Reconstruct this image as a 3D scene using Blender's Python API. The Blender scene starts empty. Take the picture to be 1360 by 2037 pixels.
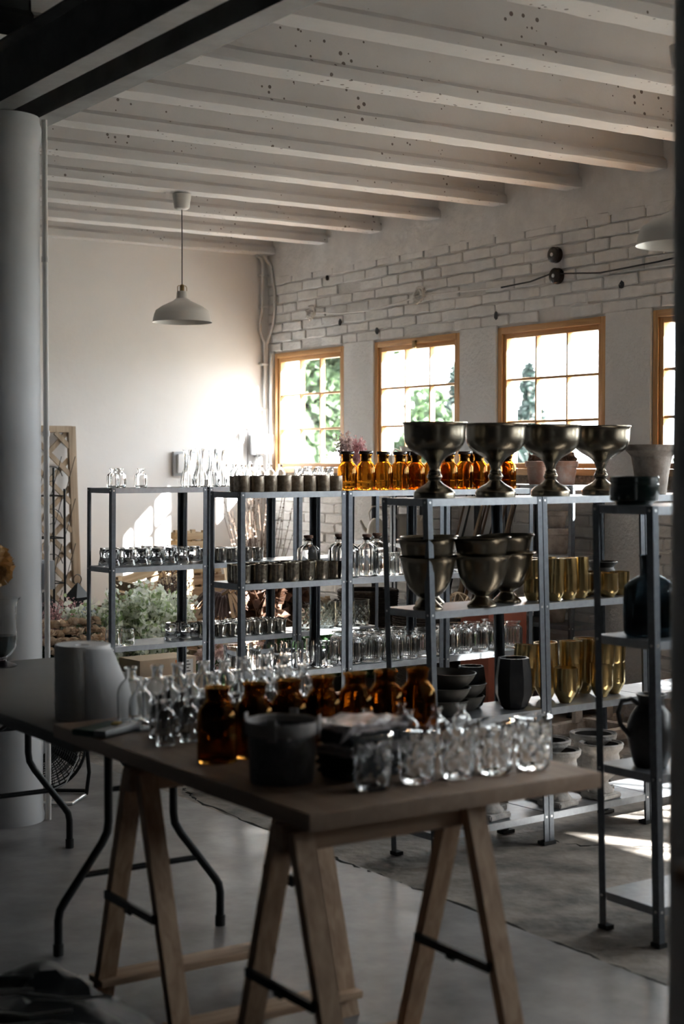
import bpy, bmesh, math, random
from mathutils import Vector, Matrix, Euler
random.seed(7)
PI = math.pi
sc = bpy.context.scene
COL = sc.collection

# ------------------------------------------------------------------ camera
cam = bpy.data.cameras.new('camera')
camo = bpy.data.objects.new('camera', cam)
COL.objects.link(camo)
cam.sensor_fit = 'VERTICAL'
cam.sensor_height = 36.0
cam.lens = 3080.0 / 2037.0 * 36.0
cam.clip_start = .05
cam.clip_end = 300
camo.location = (0, 0, 1.5354)
camo.rotation_euler = (PI / 2 - .0318, 0, -.5825)
cam.dof.use_dof = True
cam.dof.focus_distance = 7.9
cam.dof.aperture_fstop = 2.8
sc.camera = camo

# ------------------------------------------------------------------ world, sun, exposure
SKY, SUN = 5.3, 38.0
w = bpy.data.worlds.new('sky')
sc.world = w
w.use_nodes = True
bg = w.node_tree.nodes['Background']
bg.inputs[0].default_value = (.92, .96, 1.0, 1)
bg.inputs[1].default_value = SKY
sun = bpy.data.lights.new('sun', 'SUN')
sun.energy = SUN
sun.angle = math.radians(.8)
sun.color = (1.0, .975, .945)
suno = bpy.data.objects.new('sun', sun)
COL.objects.link(suno)
SUND = Vector((-.568, 1.0, -.570)).normalized()
suno.rotation_euler = SUND.to_track_quat('-Z', 'Y').to_euler()
suno.location = (20, -20, 15)
# windows on the right-hand wall: (near edge, far edge) along Y
WIN = [(9.97, 11.015), (8.52, 9.555), (7.065, 8.105), (5.62, 6.66), (4.17, 5.21), (2.72, 3.76), (1.27, 2.31), (-.18, .86)]
WZ0, WZ1, XW, XWO, YB = 1.455, 2.435, 6.6, 6.76, 11.12
for i, (a, b) in enumerate(WIN):            # sampling portals of the sky, they give no light of their own
    l = bpy.data.lights.new('portal', 'AREA')
    l.shape = 'RECTANGLE'
    l.size, l.size_y = WZ1 - WZ0, b - a
    l.cycles.is_portal = True
    o = bpy.data.objects.new('sky_portal', l)
    COL.objects.link(o)
    o.location = (XWO + .02, (a + b) / 2, (WZ0 + WZ1) / 2)
    o.rotation_euler = (0, PI / 2, 0)
sc.view_settings.view_transform = 'Standard'
sc.view_settings.look = 'None'
sc.view_settings.gamma = 1
sc.view_settings.exposure = 1.95
sc.view_settings.use_curve_mapping = False
cy = sc.cycles
cy.use_denoising = True
cy.use_adaptive_sampling = True
cy.adaptive_threshold = .05
cy.max_bounces = 11
cy.transmission_bounces = 10
cy.transparent_max_bounces = 16
cy.diffuse_bounces = 5
cy.glossy_bounces = 5
cy.sample_clamp_indirect = 6
cy.blur_glossy = .1
cy.caustics_reflective = False
cy.caustics_refractive = False

# ------------------------------------------------------------------ materials
MATS = {}
def mat(name, col, rough=.6, metal=0., bump=0., bscale=60., var=0., vscale=6., col2=None, spec=.5, detail=4., coord='pos', stretch=None, coat=0., sheen=0., trans=None, rvar=0.):
    m = bpy.data.materials.new(name)
    m.use_nodes = True
    nt = m.node_tree
    b = nt.nodes['Principled BSDF']
    b.inputs['Base Color'].default_value = (*col, 1)
    b.inputs['Roughness'].default_value = rough
    b.inputs['Metallic'].default_value = metal
    b.inputs['Specular IOR Level'].default_value = spec
    b.inputs['Coat Weight'].default_value = coat
    b.inputs['Sheen Weight'].default_value = sheen
    if trans:
        b.inputs['Transmission Weight'].default_value = trans
    vec = None
    if bump or var or col2:
        if coord == 'pos':
            g = nt.nodes.new('ShaderNodeNewGeometry')
            vec = g.outputs['Position']
        else:
            g = nt.nodes.new('ShaderNodeTexCoord')
            vec = g.outputs['Object']
        if stretch:
            mp = nt.nodes.new('ShaderNodeMapping')
            mp.inputs['Scale'].default_value = stretch
            nt.links.new(vec, mp.inputs[0])
            vec = mp.outputs[0]
    if var or col2:
        n = nt.nodes.new('ShaderNodeTexNoise')
        n.inputs['Scale'].default_value = vscale
        n.inputs['Detail'].default_value = detail
        n.inputs['Roughness'].default_value = .6
        nt.links.new(vec, n.inputs['Vector'])
        r = nt.nodes.new('ShaderNodeValToRGB')
        c2 = col2 or tuple(max(0, c * (1 - var)) for c in col)
        r.color_ramp.elements[0].position = .35
        r.color_ramp.elements[1].position = .65
        r.color_ramp.elements[0].color = (*c2, 1)
        r.color_ramp.elements[1].color = (*col, 1)
        nt.links.new(n.outputs[0], r.inputs[0])
        nt.links.new(r.outputs[0], b.inputs['Base Color'])
        if rvar:
            mr = nt.nodes.new('ShaderNodeMapRange')
            mr.inputs['To Min'].default_value = rough - rvar
            mr.inputs['To Max'].default_value = rough + rvar
            nt.links.new(n.outputs[0], mr.inputs[0])
            nt.links.new(mr.outputs[0], b.inputs['Roughness'])
    if bump:
        n = nt.nodes.new('ShaderNodeTexNoise')
        n.inputs['Scale'].default_value = bscale
        n.inputs['Detail'].default_value = 5
        nt.links.new(vec, n.inputs['Vector'])
        bp = nt.nodes.new('ShaderNodeBump')
        bp.inputs['Strength'].default_value = bump
        bp.inputs['Distance'].default_value = .01
        nt.links.new(n.outputs[0], bp.inputs['Height'])
        nt.links.new(bp.outputs[0], b.inputs['Normal'])
    MATS[name] = m
    return m

def glass(name, col, ior=1.47, rough=0., clear=0.):
    m = bpy.data.materials.new(name)
    m.use_nodes = True
    nt = m.node_tree
    nt.nodes.remove(nt.nodes['Principled BSDF'])
    g = nt.nodes.new('ShaderNodeBsdfGlass')
    g.inputs['Color'].default_value = (*col, 1)
    g.inputs['IOR'].default_value = ior
    g.inputs['Roughness'].default_value = rough
    if clear:
        t = nt.nodes.new('ShaderNodeBsdfTransparent')
        mx = nt.nodes.new('ShaderNodeMixShader')
        mx.inputs[0].default_value = clear
        nt.links.new(g.outputs[0], mx.inputs[1])
        nt.links.new(t.outputs[0], mx.inputs[2])
        g = mx
    nt.links.new(g.outputs[0], nt.nodes['Material Output'].inputs[0])
    MATS[name] = m
    return m

def pane_glass(name, tint=(.97, .985, .98), refl=1.):
    m = bpy.data.materials.new(name)
    m.use_nodes = True
    nt = m.node_tree
    nt.nodes.remove(nt.nodes['Principled BSDF'])
    t = nt.nodes.new('ShaderNodeBsdfTransparent')
    t.inputs[0].default_value = (*tint, 1)
    g = nt.nodes.new('ShaderNodeBsdfGlossy')
    g.inputs['Roughness'].default_value = .02
    f = nt.nodes.new('ShaderNodeLayerWeight')
    pw_ = nt.nodes.new('ShaderNodeMath')
    pw_.operation = 'POWER'
    pw_.inputs[1].default_value = 5
    ad = nt.nodes.new('ShaderNodeMath')
    ad.operation = 'MULTIPLY_ADD'
    ad.inputs[1].default_value = .8
    ad.inputs[2].default_value = .03
    nt.links.new(f.outputs['Facing'], pw_.inputs[0])
    nt.links.new(pw_.outputs[0], ad.inputs[0])
    mx = nt.nodes.new('ShaderNodeMixShader')
    nt.links.new(ad.outputs[0], mx.inputs[0])
    nt.links.new(t.outputs[0], mx.inputs[1])
    nt.links.new(g.outputs[0], mx.inputs[2])
    nt.links.new(mx.outputs[0], nt.nodes['Material Output'].inputs[0])
    MATS[name] = m
    return m

def leafmat(name, col, col2, tr=.35, vscale=9.):
    m = bpy.data.materials.new(name)
    m.use_nodes = True
    nt = m.node_tree
    b = nt.nodes['Principled BSDF']
    b.inputs['Roughness'].default_value = .6
    g = nt.nodes.new('ShaderNodeNewGeometry')
    n = nt.nodes.new('ShaderNodeTexNoise')
    n.inputs['Scale'].default_value = vscale
    nt.links.new(g.outputs['Position'], n.inputs['Vector'])
    r = nt.nodes.new('ShaderNodeValToRGB')
    r.color_ramp.elements[0].position = .38
    r.color_ramp.elements[1].position = .62
    r.color_ramp.elements[0].color = (*col2, 1)
    r.color_ramp.elements[1].color = (*col, 1)
    nt.links.new(n.outputs[0], r.inputs[0])
    nt.links.new(r.outputs[0], b.inputs['Base Color'])
    t = nt.nodes.new('ShaderNodeBsdfTranslucent')
    nt.links.new(r.outputs[0], t.inputs[0])
    mx = nt.nodes.new('ShaderNodeMixShader')
    mx.inputs[0].default_value = tr
    nt.links.new(b.outputs[0], mx.inputs[1])
    nt.links.new(t.outputs[0], mx.inputs[2])
    nt.links.new(mx.outputs[0], nt.nodes['Material Output'].inputs[0])
    MATS[name] = m
    return m

def woodmat(name, c1, c2, axis=1, sc_=14., rough=.6, knots=True):
    """wood with grain stretched along an object axis"""
    m = bpy.data.materials.new(name)
    m.use_nodes = True
    nt = m.node_tree
    b = nt.nodes['Principled BSDF']
    b.inputs['Roughness'].default_value = rough
    tc = nt.nodes.new('ShaderNodeTexCoord')
    oi = nt.nodes.new('ShaderNodeObjectInfo')
    add = nt.nodes.new('ShaderNodeVectorMath')
    add.operation = 'ADD'
    cmb = nt.nodes.new('ShaderNodeCombineXYZ')
    mul = nt.nodes.new('ShaderNodeMath')
    mul.operation = 'MULTIPLY'
    mul.inputs[1].default_value = 37.
    nt.links.new(oi.outputs['Random'], mul.inputs[0])
    for k in range(3):
        nt.links.new(mul.outputs[0], cmb.inputs[k])
    nt.links.new(tc.outputs['Object'], add.inputs[0])
    nt.links.new(cmb.outputs[0], add.inputs[1])
    mp = nt.nodes.new('ShaderNodeMapping')
    s = [sc_ * 3.2] * 3
    s[axis] = sc_ * .16
    mp.inputs['Scale'].default_value = s
    nt.links.new(add.outputs[0], mp.inputs[0])
    n = nt.nodes.new('ShaderNodeTexNoise')
    n.inputs['Scale'].default_value = 1.
    n.inputs['Detail'].default_value = 6
    n.inputs['Distortion'].default_value = .8
    nt.links.new(mp.outputs[0], n.inputs['Vector'])
    r = nt.nodes.new('ShaderNodeValToRGB')
    r.color_ramp.elements[0].position = .3
    r.color_ramp.elements[1].position = .66
    r.color_ramp.elements[0].color = (*c2, 1)
    r.color_ramp.elements[1].color = (*c1, 1)
    nt.links.new(n.outputs[0], r.inputs[0])
    nt.links.new(r.outputs[0], b.inputs['Base Color'])
    bp = nt.nodes.new('ShaderNodeBump')
    bp.inputs['Strength'].default_value = .15
    bp.inputs['Distance'].default_value = .004
    nt.links.new(n.outputs[0], bp.inputs['Height'])
    nt.links.new(bp.outputs[0], b.inputs['Normal'])
    MATS[name] = m
    return m

def pitted(name, col, pit, rough=.85):
    """painted concrete with small dark air holes and brush relief"""
    m = mat(name, col, rough, bump=.25, bscale=25, var=.1, vscale=1.5)
    nt = m.node_tree
    b = nt.nodes['Principled BSDF']
    src = b.inputs['Base Color'].links[0].from_socket
    g = [n for n in nt.nodes if n.type == 'NEW_GEOMETRY'][0]
    v = nt.nodes.new('ShaderNodeTexVoronoi')
    v.inputs['Scale'].default_value = 22
    nt.links.new(g.outputs['Position'], v.inputs['Vector'])
    no = nt.nodes.new('ShaderNodeTexNoise')
    no.inputs['Scale'].default_value = 3.
    nt.links.new(g.outputs['Position'], no.inputs['Vector'])
    th = nt.nodes.new('ShaderNodeMapRange')
    th.inputs['From Min'].default_value = .42
    th.inputs['From Max'].default_value = .7
    th.inputs['To Min'].default_value = .0
    th.inputs['To Max'].default_value = .23
    nt.links.new(no.outputs[0], th.inputs[0])
    lt = nt.nodes.new('ShaderNodeMath')
    lt.operation = 'LESS_THAN'
    nt.links.new(v.outputs['Distance'], lt.inputs[0])
    nt.links.new(th.outputs[0], lt.inputs[1])
    mx = nt.nodes.new('ShaderNodeMixRGB')
    mx.inputs[2].default_value = (*pit, 1)
    nt.links.new(lt.outputs[0], mx.inputs[0])
    nt.links.new(src, mx.inputs[1])
    nt.links.new(mx.outputs[0], b.inputs['Base Color'])
    return m

mat('plaster', (.79, .775, .765), .9, bump=.18, bscale=14, var=.06, vscale=1.3)
mat('stucco', (.74, .735, .73), .92, bump=.8, bscale=38, var=.08, vscale=4)
mat('brick_paint', (.78, .765, .75), .88, bump=.7, bscale=30, var=.12, vscale=9)
mat('mortar', (.73, .715, .70), .95, bump=.6, bscale=60, var=.15, vscale=5)
pitted('ceiling_paint', (.665, .645, .635), (.16, .13, .12))
mat('beam_paint', (.25, .25, .245), .6, bump=.2, bscale=20, var=.35, vscale=4)
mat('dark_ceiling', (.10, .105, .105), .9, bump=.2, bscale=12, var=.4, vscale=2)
mat('column_paint', (.68, .69, .71), .75, bump=.12, bscale=10, var=.1, vscale=3)
mat('near_column_paint', (.42, .44, .46), .75, bump=.12, bscale=10, var=.1, vscale=3)
mat('conduit_paint', (.70, .68, .66), .7)
mat('floor_smooth', (.275, .262, .262), .40, bump=.3, bscale=9, var=.6, vscale=4.2, detail=14, rvar=.18)
mat('floor_rough', (.33, .29, .255), .70, bump=.9, bscale=16, var=.72, vscale=4.5, detail=14)
mat('crack', (.03, .028, .025), .95)
mat('galv', (.15, .165, .185), .45, metal=.75, var=.22, vscale=45, bump=.05, bscale=200, coord='obj')
mat('galv_shelf', (.33, .35, .375), .42, metal=.75, var=.18, vscale=30, coord='obj')
mat('bolt', (.7, .7, .7), .3, metal=1)
mat('black_plastic', (.012, .013, .014), .45)
mat('black_metal', (.012, .013, .014), .38, metal=.4)
mat('rubber', (.015, .015, .015), .8)
woodmat('pine_h', (.62, .35, .14), (.42, .21, .075), axis=1, rough=.5)
woodmat('pine_v', (.62, .35, .14), (.42, .21, .075), axis=2, rough=.5)
woodmat('trestle_wood', (.50, .35, .23), (.33, .20, .12), axis=2)
woodmat('trestle_rail', (.46, .32, .21), (.31, .19, .12), axis=0)
woodmat('board', (.40, .285, .205), (.31, .21, .15), axis=1, sc_=7, rough=.5)
woodmat('crate_wood', (.50, .37, .25), (.21, .135, .085), axis=0, sc_=10, rough=.85)
woodmat('crate_pale', (.62, .50, .34), (.40, .29, .18), axis=0, sc_=10, rough=.85)
woodmat('trellis_wood', (.42, .33, .24), (.27, .195, .13), axis=2, sc_=10, rough=.8)
woodmat('branch_wood', (.16, .105, .075), (.07, .045, .035), axis=2, sc_=30, rough=.9)
glass('clear_glass', (.995, .998, .998))
glass('green_glass', (.975, .992, .985))
glass('amber_glass', (.83, .63, .31))
glass('amber_glass_shaded', (.60, .40, .17))  # amber glass darkened, its colour stands in for the dim light on the table
glass('dark_glass', (.30, .345, .37))
pane_glass('pane')
mat('water', (.12, .16, .17), .02, trans=1.)
mat('stopper', (.030, .018, .014), .25)
mat('cork', (.23, .13, .09), .8, bump=.4, bscale=120)
mat('frost_brown', (.42, .34, .25), .34, col2=(.20, .15, .105), vscale=55, spec=.6, metal=.25)
mat('mercury_brown', (.46, .41, .33), .20, col2=(.16, .13, .10), vscale=60, metal=.8)
mat('mercury', (.70, .69, .66), .16, col2=(.26, .24, .21), vscale=65, metal=.95)
mat('bronze', (.27, .235, .18), .27, metal=1., var=.35, vscale=7, bump=.05, bscale=40, coord='obj')
mat('brass', (.64, .47, .21), .20, metal=1., var=.2, vscale=12, coord='obj', stretch=(1, 1, .2))
mat('black_clay', (.028, .028, .030), .38, var=.4, vscale=20, bump=.1, bscale=60)
mat('dark_bowl', (.075, .068, .058), .55, var=.4, vscale=12)
mat('green_glaze', (.008, .018, .015), .16, spec=.6)
mat('stone', (.62, .60, .58), .92, bump=.9, bscale=45, var=.28, vscale=16, coord='obj')
mat('stone_in', (.10, .095, .09), .95)
mat('terracotta', (.42, .22, .15), .88, col2=(.52, .40, .35), vscale=14, bump=.2, bscale=40)
mat('white_pot', (.58, .53, .48), .9, col2=(.34, .28, .24), vscale=13, bump=.4, bscale=30)
mat('lamp_white', (.62, .60, .57), .35)
mat('lamp_brass', (.30, .20, .09), .35, metal=1)
mat('paper', (.87, .87, .88), .85, bump=.08, bscale=30)
mat('felt', (.19, .19, .195), .98, bump=.7, bscale=90, var=.4, vscale=30, sheen=.3)
mat('canvas', (.34, .32, .31), .9, bump=.3, bscale=150)
mat('towel_dark', (.018, .022, .028), .9, bump=.4, bscale=60)
mat('film', (.55, .50, .50), .18, var=.4, vscale=25, bump=1., bscale=25)
mat('green_pad', (.02, .07, .055), .5)
mat('yellow_bit', (.65, .42, .06), .5)
mat('bag_black', (.005, .006, .007), .45, bump=.3, bscale=9, spec=.25)
mat('enamel', (.70, .66, .60), .30, var=.12, vscale=9)
mat('zinc', (.42, .43, .44), .35, metal=.8, var=.3, vscale=10)
mat('table_plastic', (.13, .125, .12), .55, bump=.1, bscale=80, var=.15, vscale=3)
mat('box_white', (.74, .75, .76), .5)
mat('box_grey', (.40, .41, .43), .5)
mat('cardboard', (.66, .52, .38), .85, var=.1, vscale=6)
mat('orange', (.85, .27, .06), .7)
mat('white_label', (.82, .83, .84), .7)
mat('ink', (.03, .03, .035), .8)
mat('wicker', (.065, .05, .04), .9, bump=1., bscale=60, var=.5, vscale=40)
mat('rattan', (.42, .31, .20), .8, var=.3, vscale=30)
mat('rope', (.50, .40, .29), .95, bump=.6, bscale=120)
mat('lavender', (.20, .14, .13), .95, var=.4, vscale=30)
mat('ribbon', (.38, .23, .12), .7)
mat('ribbon_pale', (.55, .50, .44), .7)
mat('tulle', (.62, .42, .22), .9)
mat('dark_soil', (.05, .035, .028), .95)
mat('red_box', (.32, .085, .05), .7, var=.2, vscale=8)
mat('ground_out', (.31, .31, .29), .95, var=.4, vscale=.6)
mat('out_wall', (.40, .40, .39), .9)
mat('bark', (.09, .075, .06), .95)
leafmat('leaf_pale', (.045, .075, .030), (.020, .040, .016))
leafmat('leaf_conifer', (.018, .034, .028), (.010, .018, .017))
leafmat('leaf_green', (.07, .17, .035), (.02, .06, .012))
leafmat('leaf_dark', (.03, .08, .02), (.008, .028, .006))
leafmat('petal_white', (.93, .94, .90), (.78, .82, .68), .45, 22)
leafmat('petal_green', (.55, .64, .38), (.28, .38, .17), .4, 22)
leafmat('petal_pink', (.74, .47, .47), (.52, .28, .29), .35, 22)
leafmat('petal_blush', (.80, .63, .58), (.58, .40, .38), .3, 18)
leafmat('rose_cream', (.88, .74, .58), (.70, .54, .40), .2, 22)
leafmat('dry_leaf', (.15, .085, .055), (.06, .032, .022), .2, 18)
leafmat('catkin', (.33, .28, .24), (.14, .10, .08), .2, 30)

# ------------------------------------------------------------------ mesh helpers
def bm_new(): return bmesh.new()
def mesh_of(bm, smooth=0, name='m'):
    bmesh.ops.recalc_face_normals(bm, faces=bm.faces)
    me = bpy.data.meshes.new(name)
    bm.to_mesh(me)
    bm.free()
    if smooth:
        me.polygons.foreach_set('use_smooth', [True] * len(me.polygons))
        me.set_sharp_from_angle(angle=math.radians(smooth))
    return me
def box(bm, x0, x1, y0, y1, z0, z1, M=None):
    vs = [Vector((x, y, z)) for z in (z0, z1) for y in (y0, y1) for x in (x0, x1)]
    if M: vs = [M @ v for v in vs]
    v = [bm.verts.new(p) for p in vs]
    for f in ((0, 2, 3, 1), (4, 5, 7, 6), (0, 1, 5, 4), (2, 6, 7, 3), (0, 4, 6, 2), (1, 3, 7, 5)):
        bm.faces.new([v[i] for i in f])
    return bm
def boxm(x0, x1, y0, y1, z0, z1, bev=0):
    bm = box(bm_new(), x0, x1, y0, y1, z0, z1)
    if bev:
        bmesh.ops.bevel(bm, geom=bm.edges[:], offset=bev, segments=2, affect='EDGES', profile=.6)
    return mesh_of(bm, 40 if bev else 0)
def prism(bm, pts, z0, z1, M=None):
    """closed polygon pts (x,y) extruded along z"""
    n = len(pts)
    M = M or Matrix()
    a = [bm.verts.new(M @ Vector((p[0], p[1], z0))) for p in pts]
    b = [bm.verts.new(M @ Vector((p[0], p[1], z1))) for p in pts]
    for i in range(n):
        bm.faces.new((a[i], a[(i + 1) % n], b[(i + 1) % n], b[i]))
    bm.faces.new(a[::-1])
    bm.faces.new(b)
    return bm
def tube(bm, pts, r, seg=8, caps=True, closed=False):
    pts = [Vector(p) for p in pts]
    n = len(pts)
    rr = r if isinstance(r, (list, tuple)) else [r] * n
    rings = []
    up = Vector((0, 0, 1))
    prev = None
    for i, p in enumerate(pts):
        if closed: t = pts[(i + 1) % n] - pts[i - 1]
        else: t = pts[min(i + 1, n - 1)] - pts[max(i - 1, 0)]
        t.normalize()
        if prev is None:
            a = t.cross(up if abs(t.z) < .95 else Vector((1, 0, 0)))
        else:
            a = prev - t * prev.dot(t)
        a.normalize()
        prev = a
        b = t.cross(a)
        rings.append([bm.verts.new(p + (a * math.cos(2 * PI * k / seg) + b * math.sin(2 * PI * k / seg)) * rr[i]) for k in range(seg)])
    m = n if closed else n - 1
    for i in range(m):
        A, B = rings[i], rings[(i + 1) % n]
        for k in range(seg):
            bm.faces.new((A[k], A[(k + 1) % seg], B[(k + 1) % seg], B[k]))
    if caps and not closed:
        bm.faces.new(rings[0][::-1])
        bm.faces.new(rings[-1])
    return bm
def tubem(pts, r, seg=8, closed=False): return mesh_of(tube(bm_new(), pts, r, seg, True, closed), 50)
def lathe(bm, prof, seg=24, mod=None, M=None):
    M = M or Matrix()
    rings = []
    for r, z in prof:
        if r < 1e-5:
            rings.append([bm.verts.new(M @ Vector((0, 0, z)))])
        else:
            ring = []
            for k in range(seg):
                t = 2 * PI * k / seg
                q = mod(t, z, r) if mod else r
                ring.append(bm.verts.new(M @ Vector((q * math.cos(t), q * math.sin(t), z))))
            rings.append(ring)
    for A, B in zip(rings, rings[1:]):
        if len(A) == 1 and len(B) == 1: continue
        for k in range(seg):
            k2 = (k + 1) % seg
            if len(A) == 1: bm.faces.new((A[0], B[k2], B[k]))
            elif len(B) == 1: bm.faces.new((A[k], A[k2], B[0]))
            else: bm.faces.new((A[k], A[k2], B[k2], B[k]))
    return bm
def lathem(prof, seg=24, mod=None, ang=50): return mesh_of(lathe(bm_new(), prof, seg, mod), ang)
def smoothprof(p, n=3):
    """Catmull-Rom refinement of a profile"""
    out = []
    for i in range(len(p) - 1):
        p0, p1, p2, p3 = p[max(i - 1, 0)], p[i], p[i + 1], p[min(i + 2, len(p) - 1)]
        for k in range(n):
            t = k / n
            q = []
            for c in (0, 1):
                q.append(.5 * (2 * p1[c] + (p2[c] - p0[c]) * t + (2 * p0[c] - 5 * p1[c] + 4 * p2[c] - p3[c]) * t * t + (3 * p1[c] - p0[c] - 3 * p2[c] + p3[c]) * t ** 3))
            out.append((max(q[0], 1e-4), q[1]))
    out.append(p[-1])
    return out
def vessel(outer, t, bt=None, n=2, seg=24, mod=None, ang=50, sm=True):
    """hollow vessel from its outer profile (base centre not included)"""
    bt = bt or t * 1.6
    o = smoothprof(outer, n) if sm else list(outer)
    inn = [(max(r - t, .001), max(z, bt)) for r, z in o if z > bt * .9]
    if not inn: inn = [(o[-1][0] - t, bt)]
    inn = [(inn[0][0] * .96, bt)] + inn[1:] if inn[0][1] <= bt + 1e-6 else [(inn[0][0] * .96, bt)] + inn
    prof = [(0, 0)] + [(o[0][0], 0)] + o[(1 if o[0][1] <= 1e-6 else 0):] + inn[::-1] + [(0, bt)]
    im = None
    if mod:
        lim = len(o) + 2
        return mesh_of(_lathe_split(prof, lim, seg, mod), ang)
    return lathem(prof, seg, None, ang)
def _lathe_split(prof, lim, seg, mod):
    """modulate only the outer wall"""
    bm = bm_new()
    rings = []
    for i, (r, z) in enumerate(prof):
        if r < 1e-5: rings.append([bm.verts.new((0, 0, z))]); continue
        rings.append([bm.verts.new(((mod(2 * PI * k / seg, z, r) if i < lim else r) * math.cos(2 * PI * k / seg),
                                    (mod(2 * PI * k / seg, z, r) if i < lim else r) * math.sin(2 * PI * k / seg), z)) for k in range(seg)])
    for A, B in zip(rings, rings[1:]):
        for k in range(seg):
            k2 = (k + 1) % seg
            if len(A) == 1 and len(B) == 1: break
            if len(A) == 1: bm.faces.new((A[0], B[k2], B[k]))
            elif len(B) == 1: bm.faces.new((A[k], A[k2], B[0]))
            else: bm.faces.new((A[k], A[k2], B[k2], B[k]))
    return bm
def squared(e):
    def f(t, z, r): return r * (abs(math.cos(t)) ** e + abs(math.sin(t)) ** e) ** (-1 / e)
    return f

def link(o): COL.objects.link(o); return o
def obj(name, me, m=None, parent=None, loc=(0, 0, 0), rot=(0, 0, 0), scale=(1, 1, 1)):
    if m and not me.materials: me.materials.append(MATS[m])
    o = link(bpy.data.objects.new(name, me))
    o.location, o.rotation_euler, o.scale = loc, rot, scale
    if parent: o.parent = parent
    return o
def tag(o, label, cat, group=None):
    o['label'] = label; o['category'] = cat
    if group: o['group'] = group
    return o
def thing(name, label, cat, loc=(0, 0, 0), rot=(0, 0, 0), group=None):
    o = link(bpy.data.objects.new(name, None))
    o.empty_display_size = .05
    o.location, o.rotation_euler = loc, rot
    return tag(o, label, cat, group)
def struct(name, me, m, label=None, parent=None, **k):
    o = obj(name, me, m, parent, **k)
    if not parent: o['kind'] = 'structure'
    if label: o['label'] = label
    return o
ORD = 'first second third fourth fifth sixth seventh eighth ninth tenth eleventh twelfth thirteenth fourteenth fifteenth sixteenth'.split()
def quads(bm, pts, size, flat=0., asp=1.7, rng=random, up=None):
    """a leaf-shaped face at every point, random orientation"""
    for p in pts:
        s = size * rng.uniform(.6, 1.3)
        e = Euler((rng.uniform(-PI, PI) * (1 - flat), rng.uniform(-PI, PI) * (1 - flat), rng.uniform(0, 2 * PI)))
        R = e.to_matrix()
        q = [Vector((0, -s * asp / 2, 0)), Vector((s / 2, 0, s * .12)), Vector((0, s * asp / 2, 0)), Vector((-s / 2, 0, s * .12))]
        vs = [bm.verts.new(Vector(p) + R @ v) for v in q]
        bm.faces.new(vs)
def rnd_ell(c, r, n, shell=.0, rng=random):
    out = []
    while len(out) < n:
        v = Vector((rng.uniform(-1, 1), rng.uniform(-1, 1), rng.uniform(-1, 1)))
        if shell < v.length < 1: out.append(Vector(c) + Vector((v.x * r[0], v.y * r[1], v.z * r[2])))
    return out

# ------------------------------------------------------------------ setting
HC, HS, XL, YF, XSEAM = 3.25, 3.52, -7.0, -5.0, 3.27
fl = struct('floor', boxm(XL, XSEAM, YF, YB, -.15, 0), 'floor_smooth', 'smooth grey concrete floor of the hall')
fb = struct('floor_window_bay', boxm(XSEAM, XW, YF, YB, -.15, -.002), 'floor_rough', 'rough brownish concrete floor under the racks')
rg = random.Random(3)
def crack(pts, r, n=8):
    out = []
    for a, b in zip(pts, pts[1:]):
        for k in range(n):
            t = k / n
            out.append((a[0] + (b[0] - a[0]) * t + rg.uniform(-.012, .012), a[1] + (b[1] - a[1]) * t + rg.uniform(-.012, .012), -.0055))
    return tubem(out, [r * rg.uniform(.4, 1.5) for _ in out], 5)
obj('floor_joint', crack([(3.27, 1.5), (3.275, 3.3), (3.27, 4.4), (3.26, 5), (3.3, 6.2), (3.4, 6.6)], .0068, 16), 'crack', fb)
obj('floor_crack', crack([(4.15, 4.78), (4.2, 4.62), (4.3, 4.58), (4.45, 4.42), (4.7, 4.3)], .006, 5), 'crack', fb)

struct('wall_back', boxm(XL, XW + .3, YB, YB + .2, -.1, HS), 'plaster', 'plain white plastered back wall')
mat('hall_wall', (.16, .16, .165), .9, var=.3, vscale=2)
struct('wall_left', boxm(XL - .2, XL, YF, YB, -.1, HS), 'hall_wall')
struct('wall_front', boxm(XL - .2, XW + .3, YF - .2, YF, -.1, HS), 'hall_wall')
edges = [YF] + [e for ab in sorted(WIN) for e in ab] + [YB]
def leaf(xa, xb):
    bm = bm_new()
    box(bm, xa, xb, YF, YB, -.1, WZ0)
    box(bm, xa, xb, YF, YB, WZ1, HS)
    for a, b in zip(edges[::2], edges[1::2]):
        box(bm, xa, xb, a, b, WZ0, WZ1)
    return mesh_of(bm)
wr = struct('wall_right', leaf(XW, XW + .03), 'mortar', 'white painted brick wall with small-paned windows')
obj('outer_leaf', leaf(XW + .03, XWO), 'out_wall', wr)
for a, b in zip(edges[::2], edges[1::2]):
    bm = box(bm_new(), XW - .022, XW + .01, a + .004, b - .004, -.01, WZ1 + .02)
    bmesh.ops.bevel(bm, geom=bm.edges[:], offset=.006, segments=1, affect='EDGES')
    obj('pier', mesh_of(bm), 'stucco', wr)
bm = box(bm_new(), XW - .016, XW + .01, YF, YB, 3.045, HS)
obj('lintel_band', mesh_of(bm), 'brick_paint', wr)
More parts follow.
